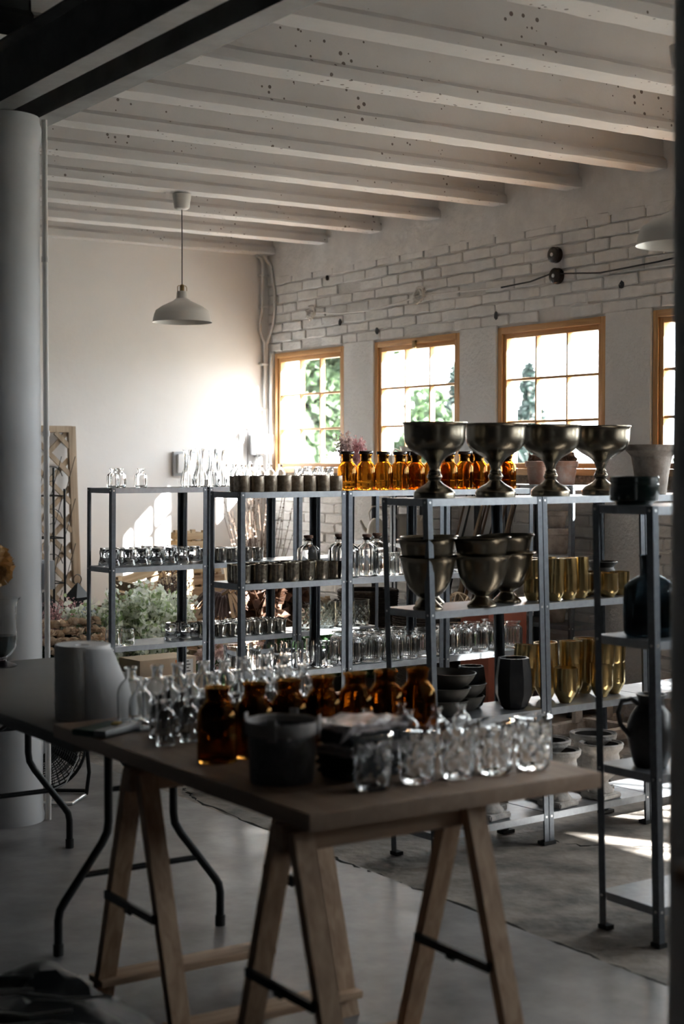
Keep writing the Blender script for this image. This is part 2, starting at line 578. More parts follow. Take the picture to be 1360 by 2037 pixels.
# bricks
rb = random.Random(11)
bmeshes = []
for k in range(6):
    L = (.287, .287, .287, .287, .20, .14)[k]
    bm = box(bm_new(), -.014, .012, 0, L, 0, .067)
    bmesh.ops.subdivide_edges(bm, edges=[e for e in bm.edges if abs(e.verts[0].co.y - e.verts[1].co.y) > .1], cuts=3)
    for v in bm.verts:
        v.co.y += rb.uniform(-.004, .004); v.co.z += rb.uniform(-.004, .004)
        if v.co.x < 0: v.co.x += rb.uniform(-.005, .006)
    bmesh.ops.bevel(bm, geom=[e for e in bm.edges if len(e.link_faces) == 2 and e.calc_face_angle(0) > .8], offset=.006, segments=1, affect='EDGES')
    me = mesh_of(bm, 35)
    me.materials.append(MATS['brick_paint'])
    bmeshes.append(me)
niches = [(10.49, 2.45), (9.04, 2.45), (7.58, 2.45), (9.9, 2.86), (8.35, 2.70)]
bparts, brest = [], []
def lay(y0, y1, z0, n, parts, up):
    for c in range(n):
        z = z0 + c * .078
        y = y0 - (.15 if c % 2 else 0) - rb.uniform(0, .02)
        while y < y1 - .03:
            k = rb.choice((0, 1, 2, 3))
            if rb.random() < .12: k = 4
            L = (.287, .287, .287, .287, .20, .14)[k]
            a, b = max(y, y0), min(y + L, y1)
            if b - a > .03 and not (up and any(abs((a + b) / 2 - q[0]) < .1 and abs(z - q[1]) < .05 for q in niches)):
                parts.append((k, a, (b - a) / L, z, rb.uniform(-.012, .012), rb.uniform(-.006, .005)))
            y += L + .012
lay(6.0, YB, 2.452, 8, bparts, True)
for a, b in WIN[:3]:
    lay(a, b, .44, 12, bparts, False)
    lay(a, b, .006, 5, brest, False)
for a, b in WIN[3:]:
    lay(a, b, .006, 17, brest, False)
lay(YF, 6.0, 2.452, 8, brest, True)
if len(bparts) > 300:
    brest += bparts[300:]; bparts = bparts[:300]
for k, y, s, z, r, d in bparts:
    obj('brick', bmeshes[k], None, wr, (XW + d, y, z), (r, 0, 0), (1, s, 1))
bm = bm_new()
for k, y, s, z, r, d in brest:
    t = bm_new(); t.from_mesh(bmeshes[k])
    bmesh.ops.transform(t, matrix=Matrix.Translation((XW + d, y, z)) @ Matrix.Rotation(r, 4, 'X') @ Matrix.Diagonal((1, s, 1, 1)), verts=t.verts)
    tm = bpy.data.meshes.new('t'); t.to_mesh(tm); t.free(); bm.from_mesh(tm); bpy.data.meshes.remove(tm)
o = obj('brickwork', mesh_of(bm, 35), 'brick_paint', wr)
o['kind'] = 'stuff'
# windows
WW, WH = 1.04, WZ1 - WZ0
FJ, SJ, MU = .042, .036, .017
gx0, gx1 = FJ + SJ, WW - FJ - SJ
gz0, gz1 = FJ + SJ, WH - FJ - SJ
wparts = []
def wp(name, m, *b, bev=.003): wparts.append((name, m, boxm(*b, bev=bev)))
wp('frame_jamb', 'pine_v', -.012, .07, 0, FJ, 0, WH)
wp('frame_jamb', 'pine_v', -.012, .07, WW - FJ, WW, 0, WH)
wp('frame_head', 'pine_h', -.014, .07, FJ, WW - FJ, WH - FJ, WH)
wp('frame_sill', 'pine_h', -.03, .07, FJ, WW - FJ, 0, FJ)
wp('sash_stile', 'pine_v', .0, .05, FJ + .002, gx0, FJ + .002, WH - FJ - .002)
wp('sash_stile', 'pine_v', .0, .05, gx1, WW - FJ - .002, FJ + .002, WH - FJ - .002)
wp('sash_rail', 'pine_h', .0, .05, gx0, gx1, FJ + .002, gz0)
wp('sash_rail', 'pine_h', .0, .05, gx0, gx1, gz1, WH - FJ - .002)
pw, ph = (gx1 - gx0 - 2 * MU) / 3, (gz1 - gz0 - 2 * MU) / 3
for k in (1, 2):
    wp('muntin', 'pine_v', .004, .046, gx0 + k * pw + (k - 1) * MU, gx0 + k * pw + k * MU, gz0, gz1)
    wp('muntin', 'pine_h', .006, .044, gx0, gx1, gz0 + k * ph + (k - 1) * MU, gz0 + k * ph + k * MU)
for i in range(3):
    for j in range(3):
        a, c = gx0 + i * (pw + MU), gz0 + j * (ph + MU)
        wp('pane', 'pane', .024, .0245, a, a + pw, c, c + ph, bev=0)
wp('gap_shade_strip', 'rubber', -.006, .07, WW, WW + .012, 0, WH, bev=0)  # black strip added in place of the shaded gap beside the frame
bm = box(bm_new(), -.02, .0, -.03, WW + .03, -.075, -.002)
bmesh.ops.subdivide_edges(bm, edges=bm.edges[:], cuts=5, use_grid_fill=True)
for v in bm.verts:
    if v.co.x < -.001: v.co += Vector((rb.uniform(-.008, .006), 0, rb.uniform(-.006, .006)))
mat('sill_mortar', (.33, .25, .18), .95, bump=1., bscale=70, var=.5, vscale=30)
wparts.append(('sill_mortar', 'sill_mortar', mesh_of(bm, 30)))
for i, (a, b) in enumerate(WIN):
    r = link(bpy.data.objects.new('window_%d' % (i + 1), None))
    r['kind'] = 'structure'
    r['label'] = ['pine window nearest the back wall corner', 'pine window above the middle of the amber bottles', 'pine window behind the bronze chalices',
                  'pine window half hidden by the near column'][i] if i < 4 else 'pine window further along the right wall'
    r.location = (XW, a, WZ0)
    for n, m, me in wparts: obj(n, me, m, r)
# window latch on the second one
obj('latch', boxm(-.03, -.014, .50, .54, WH - .075, WH - .02, .004), 'lamp_brass', bpy.data.objects['window_2'])

# ceiling: slab, joists, main beam
ce = struct('ceiling', boxm(2.36, XWO, YF, YB, HS, HS + .15), 'ceiling_paint', 'white painted concrete joist ceiling')
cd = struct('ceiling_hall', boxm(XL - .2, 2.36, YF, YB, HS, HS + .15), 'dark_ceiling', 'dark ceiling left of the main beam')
rj = random.Random(5)
def joist(xa, xb, seed):
    r = random.Random(seed)
    prof = [(-.075, 0), (.075, 0), (.078, .012), (.075, .05), (.046, .075), (.042, .27), (-.042, .27), (-.046, .075), (-.075, .05), (-.078, .012)]
    bm = bm_new()
    n = 40
    rings = []
    for i in range(n + 1):
        x = xa + (xb - xa) * i / n
        rings.append([bm.verts.new((x, p[0] + r.uniform(-.0025, .0025), p[1] + (r.uniform(-.002, .002) if p[1] < .2 else 0))) for p in prof])
    m = len(prof)
    for A, B in zip(rings, rings[1:]):
        for k in range(m): bm.faces.new((A[k], A[(k + 1) % m], B[(k + 1) % m], B[k]))
    bm.faces.new(rings[0][::-1]); bm.faces.new(rings[-1])
    return mesh_of(bm, 25)
jm = [joist(2.38, XW + .05, s) for s in (1, 2, 3)]
obj('slab_crack', tubem([(3.4 + k * .2, 5.385 + .005 * k + rj.uniform(-.012, .012), 3.517) for k in range(13)], [.004 + rj.uniform(0, .008) for k in range(13)], 5), 'crack', ce)
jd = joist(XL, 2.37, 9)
ys = [11.07] + [10.343 - .075 - .7285 * k for k in range(21)]
for i, y in enumerate(ys):
    obj('joist', jm[i % 3], 'ceiling_paint', ce, (0, y, HC))
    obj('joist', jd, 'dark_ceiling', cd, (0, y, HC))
for x, lab in ((2.62, 'painted steel I-beam nearer the windows, on the white column'), (2.375, 'painted steel I-beam on the dark hall side, on the white column')):
    bm = bm_new()
    pr = [(-.05, 0), (.05, 0), (.05, .012), (.006, .022), (.006, .228), (.05, .238), (.05, .248), (-.05, .248), (-.05, .238), (-.006, .228), (-.006, .022), (-.05, .012)]
    prism(bm, pr, 0, YB - YF, Matrix(((1, 0, 0, x), (0, 0, 1, YF), (0, 1, 0, 3.0), (0, 0, 0, 1))))
    struct('steel_beam', mesh_of(bm), 'beam_paint', lab)
# columns
def column(x, y, r, m, lab, seed):
    rr = random.Random(seed)
    prof = [(0, 0), (r + .004, 0), (r + .006, .02), (r, .05)] + [(r + rr.uniform(-.0015, .0015), .05 + i * .14) for i in range(1, 20)] + [(r + .002, 2.86), (r + .012, 2.9), (r + .014, 2.94), (r + .004, 2.97), (r + .002, 2.998), (0, 2.998)]
    return struct('round_column', lathem(prof, 40), m, lab, loc=(x, y, 0))
c1 = column(2.44, 6.31, .148, 'column_paint', 'white painted round column beside the folding table', 1)
column(2.475, 2.21, .165, 'column_paint', 'round column close to the camera at the right edge', 2)
pts = [(2.588, 6.225, z) for z in (.0, .6, 1.2, 1.8, 2.4, 2.99)]
t = thing('wall_pipe', 'grey pipe running up the right side of the white column', 'pipe', (0, 0, 0))
obj('pipe', tubem(pts, .012, 10), 'conduit_paint', t)
for z in (.45, 1.17, 1.66, 2.4):
    obj('clip', lathem([(0, -.012), (.0155, -.012), (.0155, .012), (0, .012)], 12), 'conduit_paint', t, (2.588, 6.225, z))
t = thing('switch_box', 'grey switch box on the side of the white column', 'box', (2.60, 6.29, .99))
obj('body', boxm(-.035, .035, -.04, .04, 0, .125, .006), 'box_grey', t)
obj('cover', boxm(-.03, .03, -.046, -.038, .01, .115, .003), 'box_grey', t)

# outside
struct('ground_outside', boxm(XWO, 90, -60, 110, -1.0, -.6), 'ground_out')
def foliage_tree(name, label, x, y, base, h, rx, kind, n, m, seed, group='trees outside the windows'):
    r = random.Random(seed)
    t = thing(name, label, 'tree', (x, y, base), group=group)
    bm = bm_new()
    tube(bm, [(0, 0, 0), (.05, 0, h * .5), (0, .05, h * .95)], [.13 * h / 4, .08 * h / 4, .02], 8)
    if kind == 'conifer':
        for i in range(46):
            z = h * (.12 + .86 * i / 46); L = rx * (1 - (z / h)) * 1.1 + .12; a = r.uniform(0, 2 * PI)
            tube(bm, [(0, 0, z), (math.cos(a) * L * .6, math.sin(a) * L * .6, z - .02), (math.cos(a) * L, math.sin(a) * L, z + .12 * L)], [.02, .012, .004], 4)
    obj('trunk', mesh_of(bm, 50), 'bark', t)
    bm = bm_new()
    if kind == 'conifer':
        P = []
        for i in range(n):
            z = h * (.1 + .9 * r.random() ** 1.25)
            L = rx * (1 - z / h) * (.65 + .5 * math.sin(z * 9)) * r.uniform(.25, 1.1) + .04
            a = r.choice([k * PI / 5 for k in range(10)]) + r.gauss(0, .16) + int(z * 4) * .7
            P.append((math.cos(a) * L, math.sin(a) * L, z + .1 * L + r.uniform(-.06, .06)))
        quads(bm, P, .075, 0, 3.2, r)
    else:
        P = []
        for b in range(16):
            a, q, zz = r.uniform(0, 2 * PI), r.uniform(.1, .75), r.uniform(.3, .92)
            P += rnd_ell((math.cos(a) * q * rx, math.sin(a) * q * rx, h * zz), (rx * .36, rx * .36, h * .12), n // 16, .45, r)
        quads(bm, P, .13, 0, 1.5, r)
    obj('crown', mesh_of(bm), m, t)
    return t
foliage_tree('leafy_tree', 'pale leafy tree outside the window by the back corner', 13.75, 22.1, -.6, 5.2, 1.9, 'round', 11000, 'leaf_pale', 1)
foliage_tree('leafy_tree', 'green rounded tree outside, left panes of the second window', 14.6, 19.0, -.6, 3.2, 1.1, 'round', 4600, 'leaf_pale', 2)
foliage_tree('leafy_tree', 'low green tree outside, centre of the second window', 17.9, 24.4, -.6, 3.5, 1.3, 'round', 4200, 'leaf_pale', 3)
foliage_tree('conifer_tree', 'dark conifer outside, right panes of the second window', 16.5, 21.4, -.6, 3.8, .95, 'conifer', 3600, 'leaf_conifer', 4)
foliage_tree('conifer_tree', 'tall dark conifer outside, upper edge of the second window', 20.3, 26.2, -.6, 4.4, 1.1, 'conifer', 2600, 'leaf_conifer', 5)
foliage_tree('conifer_tree', 'lone dark conifer outside the window behind the bronze chalices', 19.2, 22.7, -.6, 3.95, 1.05, 'conifer', 2600, 'leaf_conifer', 6)
def bare_shrub(x, y, h, lab, seed, leafy=0):
    r = random.Random(seed)
    t = thing('bare_shrub', lab, 'shrub', (x, y, -.6), group='shrubs outside the windows')
    bm = bm_new(); tips = []
    def grow(p, d, L, rad, lev):
        q = p + d * L
        mid = p + d * L * .5 + Vector((r.uniform(-.03, .03), r.uniform(-.03, .03), 0))
        tube(bm, [p, mid, q], [rad, rad * .85, rad * .6], 4)
        tips.append(q)
        if lev:
            for _ in range(3):
                grow(p + d * L * r.uniform(.5, 1), (d + Vector((r.uniform(-.6, .6), r.uniform(-.6, .6), r.uniform(-.1, .5)))).normalized(), L * r.uniform(.5, .75), rad * .55, lev - 1)
    for _ in range(4):
        grow(Vector((r.uniform(-.3, .3), r.uniform(-.3, .3), 0)), Vector((r.uniform(-.4, .4), r.uniform(-.4, .4), 1)).normalized(), h * .45, .018, 3)
    obj('branches', mesh_of(bm), 'bark', t)
    if leafy:
        bm = bm_new(); quads(bm, [p + Vector((r.uniform(-.05, .05),) * 3) for p in tips for _ in range(leafy)], .05, 0, 1.6, r)
        obj('leaves', mesh_of(bm), 'leaf_pale', t)
bare_shrub(13.6, 15.7, 2.9, 'thin bare shrub outside, left of the lone conifer', 1)
bare_shrub(15.2, 15.2, 2.8, 'sparse leafing shrub outside, right panes of the chalice window', 2, 3)
bare_shrub(11.9, 15.5, 2.3, 'pale bare shrub outside, low in the second window', 3)

# ------------------------------------------------------------------ steel racks
SH = [.128, .551, .975, 1.40]
ROWS = {'A': (3.496, 7.537, .0785, -.010, .6165), 'B': (3.521, 6.190, .0538, -.0023, .6173), 'C': (3.475, 4.658, .0762, .036, .605), 'D': (3.483, 3.495, .0189, .031, .62)}
RW, RD = .60, .27
def spot(row, u, v, z):
    x, y, t, l, g = ROWS[row]
    u = u - l * (z - .7)
    return (x + u * math.cos(t) - v * math.sin(t), y + u * math.sin(t) + v * math.cos(t), z), t
def rack_meshes(lean):
    S = Matrix(((1, 0, -lean, lean * .7), (0, 1, 0, 0), (0, 0, 1, 0), (0, 0, 0, 1)))
    a, b, th = .024, .030, .0016
    Lp = [(0, 0), (a, 0), (a, th), (th, th), (th, b), (0, b)]
    parts = []
    for fx, fy in ((0, 0), (1, 0), (0, 1), (1, 1)):
        bm = bm_new()
        M = Matrix.Translation((RW * fx, RD * fy, 0)) @ Matrix.Diagonal((-1 if fx else 1, -1 if fy else 1, 1, 1))
        prism(bm, Lp, .008, 1.40, S @ M)
        parts.append(('post', 'galv', mesh_of(bm)))
        bm = bm_new()
        box(bm, -.004, .03, -.004, .036, 0, .014, S @ M)
        parts.append(('foot', 'rubber', mesh_of(bm)))
    for z in SH:
        bm = bm_new()
        e, h = .0035, .028
        box(bm, e, RW - e, e, RD - e, z - .003, z - .0005, S)
        box(bm, .025, RW - .025, e - .002, e, z - h, z - .0005, S)
        box(bm, .025, RW - .025, RD - e, RD - e + .002, z - h, z - .0005, S)
        box(bm, e - .002, e, .032, RD - .032, z - h, z - .0005, S)
        box(bm, RW - e, RW - e + .002, .032, RD - .032, z - h, z - .0005, S)
        parts.append(('shelf', 'galv_shelf', mesh_of(bm)))
    bm = bm_new()
    for z in SH:
        for x in (.012, RW - .012):
            for y in (-.001, RD + .001):
                lathe(bm, [(0, -.003), (.0042, -.002), (.0046, 0), (0, 0)], 8, None, S @ Matrix.Translation((x, y, z - .014)) @ Matrix.Rotation(PI / 2 if y < 0 else -PI / 2, 4, 'X') @ Matrix.Diagonal((1, 1, -1, 1)) @ Matrix.Scale(-1, 4, (0, 0, 1)))
        for y in (.014, RD - .014):
            for x in (-.001, RW + .001):
                lathe(bm, [(0, -.003), (.0042, -.002), (.0046, 0), (0, 0)], 8, None, S @ Matrix.Translation((x, y, z - .014)) @ Matrix.Rotation(PI / 2 if x < 0 else -PI / 2, 4, 'Y'))
    parts.append(('bolts', 'bolt', mesh_of(bm, 40)))
    return parts
RM = {k: rack_meshes(ROWS[k][3]) for k in 'ABCD'}
RM['E'] = rack_meshes(0)
RACKL = {('A', 0): 'leftmost galvanised rack of the back row, holding upturned bell jars', ('A', 1): 'second galvanised rack of the back row, holding silver cups',
         ('A', 2): 'third galvanised rack of the back row, with latticed glass vases', ('B', 0): 'galvanised rack of the middle row holding brown candle glasses',
         ('B', 1): 'galvanised rack of the middle row holding corked glass bottles', ('B', 2): 'galvanised rack of the middle row holding small glass carafes',
         ('C', 0): 'galvanised front rack holding stacked bronze urns and black vases', ('C', 1): 'galvanised front rack holding brass cups and stone urns',
         ('C', 2): 'galvanised front rack mostly hidden behind the near column', ('D', 0): 'dark galvanised rack nearest the camera beside the near column',
         ('E', 0): 'narrow rack against the window wall below the chalice window', ('E', 1): 'rack against the window wall behind the glass carafes',
         ('E', 2): 'rack against the window wall below the second window', ('E', 3): 'rack against the window wall holding the enamel kettle'}
def rack(row, i):
    if row == 'E': loc, rot = (6.24, 7.58 + .62 * i, 0), -PI / 2
    else:
        p, rot = spot(row, i * ROWS[row][4], 0, .7)
        loc = (p[0], p[1], 0)
    t = thing('shelving_rack', RACKL[(row, i)], 'rack', loc, (0, 0, rot), 'galvanised shelving racks')
    for n, m, me in RM[row]:
        o = obj(n, me, m, t)
        if n == 'bolts': o['kind'] = 'stuff'
for r_, n_ in (('A', 3), ('B', 3), ('C', 3), ('D', 1), ('E', 4)):
    for i in range(n_): rack(r_, i)

# ------------------------------------------------------------------ glassware prototypes
def cut(n, rows, z0, z1, amp):
    """crossing raised lattice on the outer wall"""
    def f(t, z, r):
        if z < z0 or z > z1: return r
        a = t * n / (2 * PI); b = (z - z0) / (z1 - z0) * rows
        d1 = abs(((a + b) % 1) - .5); d2 = abs(((a - b) % 1) - .5)
        return r + amp * (1 if min(d1, d2) < .13 else 0) - amp * .6 * (1 if min(d1, d2) > .3 else 0)
    return f
def flute(n, amp, z0=-1, z1=9):
    def f(t, z, r): return r + (amp * math.cos(n * t) if z0 < z < z1 else 0)
    return f
def dense(p, n):
    out = []
    for a, b in zip(p, p[1:]):
        k = max(1, int(n * abs(b[1] - a[1]) / .01))
        out += [(a[0] + (b[0] - a[0]) * i / k, a[1] + (b[1] - a[1]) * i / k) for i in range(k)]
    return out + [p[-1]]
def proto(name, m, me):
    me.materials.append(MATS[m]); return me
G = {}
G['square'] = proto('s', 'clear_glass', vessel([(.026, 0), (.0285, .006), (.029, .03), (.0285, .062), (.024, .074), (.0155, .08), (.0145, .09), (.0155, .097), (.018, .099), (.018, .104)], .0026, .005, 2, 28, squared(4)))
G['fluted'] = proto('s', 'clear_glass', vessel([(.030, 0), (.037, .012), (.0395, .035), (.036, .062), (.026, .088), (.021, .115), (.0205, .15), (.022, .185), (.026, .202)], .0028, .008, 3, 48, flute(12, .0016)))
G['flask'] = proto('s', 'clear_glass', vessel([(.028, 0), (.031, .005), (.032, .05), (.030, .075), (.020, .092), (.0125, .1), (.0125, .118), (.015, .121), (.015, .126)], .0026, .005, 2, 24))
G['tumbler'] = proto('s', 'clear_glass', vessel(dense([(.034, 0), (.037, .004), (.041, .105), (.0415, .112)], 1.2), .0032, .008, 1, 96, cut(9, 2.2, .012, .092, .0016), 60, False))
G['bell'] = proto('s', 'clear_glass', lathem([(0, .006)] + [(.034, .0055), (.0355, .004), (.036, 0), (.039, 0)] + smoothprof([(.0395, .003), (.037, .016), (.031, .034), (.029, .055), (.0325, .072), (.031, .084)], 3) + [(.027, .088), (.027, .094), (.0285, .096), (0, .0965)][0:3] + [(0, .096)], 24))
G['bell'] = proto('s', 'clear_glass', mesh_of(lathe(bm_new(), [(.0365, 0)] + smoothprof([(.0395, .001), (.0385, .010), (.033, .028), (.0295, .048), (.0325, .068), (.0315, .080)], 3) + [(.0285, .085), (.029, .093), (.027, .0965), (0, .0965), (0, .0905), (.024, .0905), (.0265, .083)] + smoothprof([(.0285, .078), (.0295, .066), (.0265, .048), (.030, .028), (.0355, .010), (.0365, 0)], 2), 24), 50))
G['silver'] = proto('s', 'mercury', vessel([(.028, 0), (.031, .004), (.0305, .03), (.032, .055), (.037, .078)], .002, .004, 2, 22))
G['jar'] = proto('s', 'clear_glass', vessel([(.034, 0), (.0385, .006), (.0385, .058), (.036, .068), (.033, .072), (.0345, .076), (.0345, .086), (.033, .088)], .0028, .007, 2, 24))
G['lattice'] = proto('s', 'green_glass', vessel(dense([(.054, 0), (.0585, .004), (.060, .02), (.0605, .13), (.062, .148), (.063, .155)], 1.6), .0042, .01, 1, 128, cut(12, 2.6, .02, .118, .0022), 60, False))
G['candle'] = proto('s', 'frost_brown', vessel([(.034, 0), (.0365, .004), (.0365, .07), (.0355, .074)], .0025, .05, 1, 24))
G['votive'] = proto('s', 'mercury_brown', vessel([(.037, 0), (.041, .005), (.0415, .045), (.043, .083), (.0435, .086)], .0025, .006, 2, 24))
G['cylinder'] = proto('s', 'clear_glass', vessel([(.056, 0), (.058, .004), (.058, .118), (.0575, .122)], .003, .008, 1, 32))
G['glass'] = proto('s', 'clear_glass', vessel([(.031, 0), (.034, .004), (.0365, .1), (.0375, .125)], .0024, .009, 1, 28))
G['wide'] = proto('s', 'clear_glass', vessel([(.046, 0), (.049, .005), (.049, .085), (.043, .102), (.038, .106), (.045, .115), (.046, .12)], .003, .009, 2, 32))
def ribz(t, z, r): return r + (.0016 * math.cos(30 * t) if .006 < z < .118 else 0)
G['ribbed'] = proto('s', 'clear_glass', vessel([(.048, 0), (.053, .006), (.054, .03), (.054, .095), (.050, .115), (.040, .126), (.037, .131), (.041, .137), (.046, .141), (.046, .146)], .0032, .009, 2, 120, ribz))
G['carafe'] = proto('s', 'clear_glass', vessel([(.030, 0), (.034, .006), (.0345, .05), (.030, .085), (.017, .112), (.014, .126), (.019, .148), (.024, .160)], .0024, .008, 3, 24))
G['apoth'] = proto('s', 'amber_glass', vessel([(.043, 0), (.047, .005), (.0475, .05), (.0475, .102), (.0435, .120), (.033, .134), (.0275, .141), (.0262, .147), (.0262, .163), (.0285, .168), (.031, .171), (.031, .175)], .003, .006, 2, 32))
G['brown'] = G['apoth'].copy()  # same amber bottle with table shade put into the glass colour
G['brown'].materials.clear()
G['brown'].materials.append(MATS['amber_glass_shaded'])
G['corkbottle'] = proto('s', 'clear_glass', vessel([(.044, 0), (.049, .008), (.050, .05), (.050, .12), (.045, .142), (.026, .158), (.018, .165), (.018, .182), (.022, .185), (.022, .19)], .0032, .008, 2, 36, squared(3.2)))
G['phial'] = proto('s', 'clear_glass', vessel([(.022, 0), (.0255, .005), (.026, .05), (.0255, .078), (.019, .09), (.0105, .097), (.0105, .112), (.014, .114), (.014, .119)], .0024, .006, 2, 22))
G['goblet'] = proto('s', 'clear_glass', vessel(dense([(.034, 0), (.038, .004), (.0415, .05), (.0455, .115), (.0475, .128), (.047, .135)], 1.2), .004, .014, 1, 96, cut(8, 2.4, .012, .104, .0042), 60, False))
STOPM = lathem([(0, -.026), (.0215, -.026), (.0226, .009), (.0335, .010), (.035, .013), (.035, .022), (.033, .025), (0, .025)], 28)
STOPM.materials.append(MATS['stopper'])
CORKM = lathem([(0, 0), (.015, 0), (.017, .012), (.023, .016), (.0235, .026), (.021, .028), (0, .028)], 20)
CORKM.materials.append(MATS['cork'])
GN = {'square': ('square_bottle', 'bottle'), 'fluted': ('fluted_vase', 'vase'), 'flask': ('glass_flask', 'bottle'), 'tumbler': ('cut_glass_tumbler', 'glass'), 'bell': ('bell_jar', 'jar'),
      'silver': ('silver_cup', 'cup'), 'jar': ('glass_jar', 'jar'), 'lattice': ('lattice_vase', 'vase'), 'candle': ('candle_glass', 'candle'), 'votive': ('votive_cup', 'cup'),
      'cylinder': ('glass_cylinder', 'vase'), 'glass': ('drinking_glass', 'glass'), 'wide': ('lipped_jar', 'jar'), 'ribbed': ('ribbed_jar', 'jar'), 'carafe': ('glass_carafe', 'carafe'),
      'apoth': ('amber_bottle', 'bottle'), 'brown': ('amber_bottle', 'bottle'), 'corkbottle': ('corked_bottle', 'bottle'), 'phial': ('small_bottle', 'bottle'), 'goblet': ('cut_glass_tumbler', 'glass')}
ri = random.Random(21)
def put(kind, loc, rot, label, group, tilt=0, scale=1):
    n, c = GN[kind]
    R = (0, tilt, rot)
    s = (scale,) * 3
    if kind in ('apoth', 'corkbottle') and 'open' not in label:
        t = thing(n, label, c, loc, R, group)
        obj('bottle', G[kind], None, t, scale=s)
        if kind == 'apoth': obj('stopper', STOPM, None, t, (0, 0, .166 * scale), scale=s)
        else: obj('cork', CORKM, None, t, (0, 0, .178 * scale), scale=s)
        return t
    return tag(obj(n, G[kind], None, None, loc, R, s), label, c, group)
def series(kind, row, k, uvs, what, where, group, scale=1, jit=.006):
    """things along one shelf, labelled by their order from the left"""
    for i, (u, v) in enumerate(uvs):
        p, t = spot(row, u, v + ri.uniform(-jit, jit), SH[k])
        put(kind, p, t + ri.uniform(-.3, .3), '%s %s from left %s' % (ORD[i] if len(uvs) <= 16 else '', what, where), group, 0, scale * ri.uniform(.97, 1.03))
def rowu(us, v): return [(u, v) for u in us]
# back row
series('square', 'A', 3, [(.04, .06), (.105, .10), (.215, .06)], 'small square glass bottle', 'on the leftmost back rack top', 'square bottles on the back rack')
series('fluted', 'A', 3, [(.535, .10), (.585, .045), (.655, .16), (.685, .075), (.77, .13)], 'tall fluted glass bud vase', 'on back row top shelf', 'fluted vases on the back racks', 1.04)
series('flask', 'A', 3, rowu((.85, .915, .98), .20) + rowu((.885, .955, 1.03, 1.10, 1.17), .10), 'clear glass flask', 'behind the brown candle glasses', 'flasks on the back racks')
series('tumbler', 'A', 3, [(1.29, .06), (1.385, .06), (1.48, .06)], 'cut glass tumbler', 'behind the brown candle glasses', 'tumblers on the back racks')
series('bell', 'A', 2, rowu((.045, .135, .225, .315, .40, .485, .56), .055), 'upturned glass bell jar in front row', 'on leftmost back rack', 'upturned bell jars on the middle shelf')
series('bell', 'A', 2, rowu((.055, .14, .225, .305, .385, .465, .545), .145), 'upturned glass bell jar in second row', 'on leftmost back rack', 'upturned bell jars on the middle shelf')
series('bell', 'A', 2, rowu((.09, .18, .265, .345, .43, .51), .225), 'upturned glass bell jar in third row', 'on leftmost back rack', 'upturned bell jars on the middle shelf')
series('silver', 'A', 2, rowu((.66, .74, .825, .91, .985), .06), 'silver mottled cup in front row', 'on second back rack, middle shelf', 'silver cups on the middle shelf')
series('silver', 'A', 2, rowu((.69, .775, .86, .945), .15), 'silver mottled cup in rear row', 'on second back rack, middle shelf', 'silver cups on the middle shelf')
series('jar', 'A', 1, [(.065, .11), (.125, .05)], 'lidless glass jar', 'on leftmost back rack, lower shelf', 'jars on the lower back shelf')
series('bell', 'A', 1, [(.445, .12), (.50, .055), (.565, .09), (.545, .18)], 'upturned glass bell jar', 'on leftmost back rack, lower shelf', 'bell jars on the lower shelf')
series('silver', 'A', 1, rowu((.655, .735, .815, .90, .985, 1.07, 1.145), .055), 'silver mottled cup in front row', 'on second back rack, lower shelf', 'silver cups on the lower shelf')
series('silver', 'A', 1, rowu((.69, .775, .86, .945, 1.03, 1.11, 1.185), .135), 'silver mottled cup in second row', 'on second back rack, lower shelf', 'silver cups on the lower shelf')
series('silver', 'A', 1, rowu((.66, .735, .82, .905, .99, 1.075, 1.155), .215), 'silver mottled cup in third row', 'on second back rack, lower shelf', 'silver cups on the lower shelf')
series('lattice', 'A', 1, [(1.355, .085), (1.505, .10), (1.60, .19), (1.63, .065), (1.755, .08)], 'thick latticed glass vase', 'on third back rack', 'latticed vases on the back rack')
# middle row
series('candle', 'B', 3, rowu((.04, .115, .19, .268, .345, .42, .495, .57), .05), 'brown frosted candle glass in front', 'on middle row top shelf', 'brown candle glasses on the top shelf')
series('candle', 'B', 3, rowu((.065, .15, .23, .31, .385, .46, .535), .135), 'brown frosted candle glass behind', 'on middle row top shelf', 'brown candle glasses on the top shelf')
series('apoth', 'B', 3, rowu((.665, .775, .885, .99, 1.10, 1.205, 1.31, 1.42, 1.52, 1.62, 1.72, 1.79), .075)[:11], 'stoppered amber glass bottle', 'on middle row top shelf', 'amber bottles on the top shelf', 1.0, .004)
series('apoth', 'B', 3, [(1.16, .19), (1.36, .19), (1.57, .19), (1.78, .18)], 'stoppered amber glass bottle in rear', 'on middle row top shelf', 'amber bottles on the top shelf', 1.0, .004)
series('votive', 'B', 2, rowu((.045, .135, .225, .315, .40, .485, .565), .055), 'brown mirrored votive cup in front', 'on middle row shelf', 'brown votive cups')
series('votive', 'B', 2, rowu((.07, .16, .25, .34, .43, .52), .15), 'brown mirrored votive cup behind', 'on middle row shelf', 'brown votive cups')
series('corkbottle', 'B', 2, [(.535, .215), (.675, .08), (.80, .10), (.71, .20), (.935, .19)], 'square clear bottle with dark cork', 'on the middle row', 'corked bottles on the middle row')
series('jar', 'B', 2, [(.915, .085), (1.0, .08), (1.09, .12)], 'plain open glass jar', 'beside the corked bottles', 'jars beside the corked bottles', 1.25)
series('carafe', 'B', 2, rowu((1.275, 1.35, 1.42, 1.49, 1.56, 1.63, 1.70, 1.78), .07), 'flared glass carafe in front', 'on middle row right rack', 'glass carafes')
series('carafe', 'B', 2, rowu((1.31, 1.385, 1.455, 1.53, 1.60, 1.675, 1.75), .17), 'flared glass carafe behind', 'on middle row right rack', 'glass carafes')
